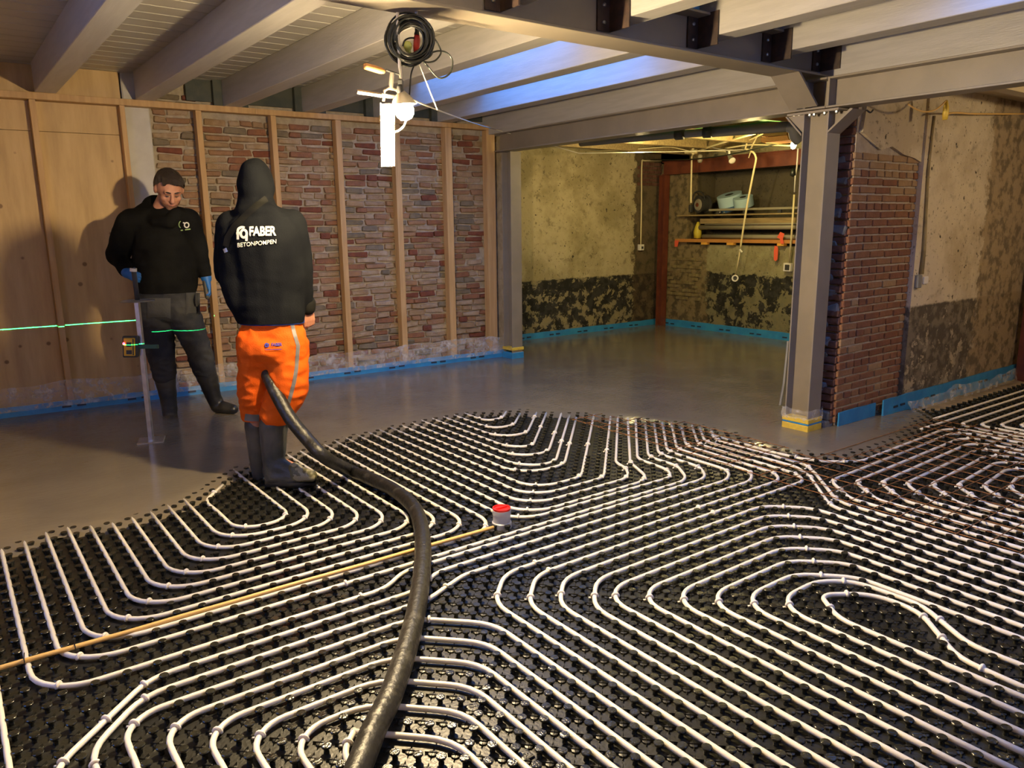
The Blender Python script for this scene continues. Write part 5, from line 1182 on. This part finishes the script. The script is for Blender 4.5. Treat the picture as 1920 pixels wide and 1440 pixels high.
# ---------- bare-headed worker facing the camera
F1=Vector((1.60,6.72,0))
def P1(u,v,off=0): return atp(u,v,F1+DV*off,DV)
w2=empty('person',(F1.x,F1.y,0),'dark-haired worker in black hoodie, grey work trousers and blue gloves, looking down','person')
hd=P1(317,356,-.03); 
up1=(Zv*.93-DV*.25+RV*.20).normalized(); fw1=(-DV*.74-Zv*.55+RV*.50).normalized(); up1=(up1-fw1*up1.dot(fw1)).normalized(); sd1=up1.cross(fw1).normalized()
AX=(sd1,fw1,up1)
def hp1(x,y,z): return hd+sd1*x+fw1*y+up1*z
headp=[('e',hp1(0,-.005,.03),(.098,.118,.115),AX),('e',hp1(0,.035,-.045),(.078,.082,.088),AX),('e',hp1(0,.075,-.105),(.036,.036,.034),AX),
 ('c',hp1(0,.112,.022),hp1(0,.137,-.030),.011,.018),('e',hp1(0,.125,-.034),(.024,.016,.012),AX),
 ('c',hp1(-.045,.100,.034),hp1(.045,.100,.034),.017,.017),('e',hp1(-.048,.075,-.03),(.030,.028,.026),AX),('e',hp1(.048,.075,-.03),(.030,.028,.026),AX),
 ('e',hp1(0,.105,-.072),(.030,.016,.012),AX),
 ('e',hp1(-.100,-.005,.0),(.014,.024,.036),AX),('e',hp1(.100,-.005,.0),(.014,.024,.036),AX),('c',hp1(0,-.02,-.06),P1(300,402,.03),.068,.078)]
sL=P1(246,418,.02); eL=P1(222,478,.03); wL=P1(238,512,-.12); sR=P1(352,415,.02); eR=P1(371,470,.04); wR=P1(387,522,.02)
h1=P1(312,560,0); 
hiL=P1(290,575,0); kL=P1(302,665,-.05); aL=P1(318,758,.0); hiR=P1(338,575,0); kR=P1(372,655,.02); aR=P1(402,745,.08)
bp=headp+[('c',P1(300,402,.03),P1(305,440,.02),.08,.17,dict(flat=.6)),('c',P1(305,440,.02),P1(310,520,0),.19,.19,dict(flat=.6)),('c',P1(310,520,0),h1,.18,.18,dict(flat=.6)),
 ('c',P1(300,415,.02),sL,.08,.08),('c',P1(300,415,.02),sR,.08,.08),('c',sL,eL,.07,.05),('c',eL,wL,.045,.033),('c',sR,eR,.07,.05),('c',eR,wR,.045,.033),('c',hiL,kL,.10,.07),('c',kL,aL,.06,.045),('c',hiR,kR,.10,.07),('c',kR,aR,.06,.045)]
hL=hand(wL,(RV*.75-Zv*.25-DV*.25),(DV*.3+Zv*.05-RV*.2+DV*.5),1,1.15,1.0)
hR=hand(wR,(P1(396,556,0)-wR),(-RV*.8-DV*.3),1,1.15,.45)
blob('body',bp+hand(wL,(RV*.75-Zv*.25-DV*.25),(DV*.8-RV*.2),1,1.0,1.0)+hand(wR,(P1(396,556,0)-wR),(-RV*.8-DV*.3),1,1.0,.45),M['skin'],w2,.0065,2)
def grow(P,k): return [(p[0],p[1],p[2],p[3]*k,p[4]*k)+tuple(p[5:]) if p[0]=='c' else p for p in P]
gl=blob('work_glove',grow(hand(wL,(RV*.75-Zv*.25-DV*.25),(DV*.8-RV*.2),1,1.05,1.0),1.12)+[('c',wL,wL+(eL-wL).normalized()*.05,.042,.046)],M['glove'],w2,.0055,2); gl['label']='blue work glove gripping the staff'
gr=blob('work_glove',grow(hand(wR,(P1(396,556,0)-wR),(-RV*.8-DV*.3),1,1.08,.45),1.12)+[('c',wR,wR+(eR-wR).normalized()*.05,.042,.046)],M['glove'],w2,.0055,2); gr['label']='blue work glove hanging at his side'
pd=(-RV*.8-DV*.3).normalized(); blob('glove_palm',[('c',wR+(P1(396,556,0)-wR)*.25+pd*.018,wR+(P1(396,556,0)-wR)*.95+pd*.03,.036,.032,dict(flat=.6,dep=pd))],M['gloveg'],gr,.006,2)
hair=[('e',hp1(0,-.022,.052),(.1045,.116,.110),AX),('e',hp1(.0,.030,.118),(.075,.065,.038),AX),('e',hp1(0,-.06,.0),(.095,.07,.09),AX),('e',hp1(-.095,-.005,.045),(.018,.035,.045),AX),('e',hp1(.095,-.005,.045),(.018,.035,.045),AX)]
hr=blob('hair',hair,M['hair'],w2,.006,2,[nf(.006,30,10,2,True)],cut=[(hp1(0,.046,.085),(fw1*.78-up1*.62).normalized())])
tuft=[]
for k in range(15):
    t=(k-7)/7; a=hp1(t*.055,.035+.01*random.random(),.148-.035*t*t); m_=hp1(t*.064+.006,.085,.136-.045*t*t); e_=hp1(t*.078+.014+.008*random.random(),.112-.045*t*t,.112-.030*max(t,0)-.04*max(t-.5,0)-.012*random.random())
    tuft+=[('c',a,m_,.017,.013),('c',m_,e_,.012,.0045)]
blob('hair_fringe',tuft,M['hair'],w2,.005,1)
q=MB()
for s_ in (-1,1):
    q.tube([hp1(s_*.018,.121,.012),hp1(s_*.034,.120,.007),hp1(s_*.050,.109,.010)],[.002,.0045,.002],6)
q.build('closed_eyes',M['eye'],w2)
q=MB()
for s_ in (-1,1): q.tube([hp1(s_*.014,.124,.037),hp1(s_*.036,.122,.043),hp1(s_*.062,.100,.036)],[.004,.006,.003],6)
q.build('eyebrows',M['hair'],w2)
q=MB(); q.tube([hp1(-.026,.111,-.074),hp1(-.010,.121,-.071),hp1(0,.123,-.073),hp1(.010,.121,-.071),hp1(.026,.111,-.074)],[.002,.0045,.005,.0045,.002],6); q.build('lips',M['lip'],w2)
bb=blob('beard_stubble',[('e',hp1(0,.036,-.062),(.079,.084,.075),AX),('e',hp1(0,.078,-.108),(.037,.037,.034),AX)],mat('stubble',(.20,.095,.06),.7,col2=(.28,.14,.09),scale=60),w2,.007,1,cut=[(hp1(0,0,-.074),up1),(hp1(0,.02,0),-fw1)])
hoo=[('c',P1(311,530,0),P1(309,480,0),.252,.262,dict(flat=.66)),('c',P1(309,480,0),P1(305,438,.02),.262,.235,dict(flat=.62)),('c',P1(305,438,.02),P1(302,412,.02),.235,.13,dict(flat=.62)),
 ('c',P1(290,415,.02),sL,.11,.112),('c',P1(318,412,.02),sR,.11,.105),('c',sL,eL,.115,.095),('c',eL,wL+(eL-wL)*.18,.088,.056),('c',sR,eR,.108,.085),('c',eR,wR+(eR-wR)*.15,.08,.055),
 ('e',P1(283,397,.09),(.13,.11,.075)),('e',P1(296,385,.12),(.125,.08,.085)),('c',P1(272,402,.03),P1(292,416,-.09),.050,.048),('c',P1(292,416,-.09),P1(318,418,-.11),.048,.042),('c',P1(318,418,-.11),P1(332,402,-.04),.042,.05)]
ho=blob('black_hoodie',hoo,M['hoodie'],w2,.010,5,[nf(.012,5,3,11),nf(.006,12,8,12),nf(.004,9,24,14)],cut=[(P1(311,548,0),-Zv)])
pathrib('chest_emblem',[arc(350,422,4.2,4.6,0,360,18),[(343,417.5),(347,418.5)]],2.2,ho,M['print'],ho,.008)
pathrib('chest_emblem',[arc(340.5,421,5,6.5,110,250,8)],1.6,ho,M['printg'],ho,.008)
pathrib('chest_emblem',[[(339,432),(343,431.5)],[(347,431),(357,429.5)]],2.0,ho,M['printg'],ho,.008)
tw=[('c',P1(312,562,0),P1(311,545,0),.235,.235,dict(flat=.62)),('c',hiL,kL,.140,.108),('c',kL,P1(308,700,-.03),.108,.092),('c',hiR,kR,.135,.103),('c',kR,P1(384,695,.04),.103,.09),('e',P1(312,588,0),(.22,.14,.09))]
two=blob('work_trousers',tw,M['work_trousers'],w2,.0095,4,[nf(.010,6,5,23),nf(.007,9,18,26,True),nf(.004,18,30,29)],cut=[(P1(311,545,0),Zv)])
for u,v,w_,h_ in ((298,577,44,36),(362,568,26,38)):
    T=bvh(two); rows=[]
    for j in range(7):
        row=[]
        for i in range(7):
            uu_=u-w_/2+w_*i/6; v2=v-h_/2+h_*j/6+ (3 if j==6 and i in(0,6) else 0); d=ray(uu_,v2).normalized(); h2=T.ray_cast(C0,d); edge=(i in (0,6)) or (j in (0,6))
            row.append((h2[0] if h2[0] else P1(uu_,v2,-.12))-d*(.006 if edge else .022))
        rows.append(row)
    q=MB(); q.add([p for r_ in rows for p in r_],[(j*7+i,j*7+i+1,(j+1)*7+i+1,(j+1)*7+i) for j in range(6) for i in range(6)]); q.build('holster_pocket',mat('pocket_cloth',(.045,.046,.048),.85,bump=.3),two,smooth=True)
for A,B,Cc,T_,mt in ((P1(307,692,-.03),P1(316,750,0),P1(320,784,0),P1(322,792,-.10),M['boot']),(P1(383,690,.04),P1(400,742,.07),P1(408,762,.08),P1(438,767,.02),M['bootd'])):
    o=blob('rubber_boot',[('c',A,B,.094,.066),('c',B,Cc,.066,.060),('c',Cc,T_,.058,.042)],mt,w2,.009,3,[nf(.005,8,22,5)],cut=[(Vector((0,0,-.01)),-Zv)])
    o['label']='grey muddy boot sunk in the screed' if mt is M['boot'] else 'black wet boot pointing right in the screed'
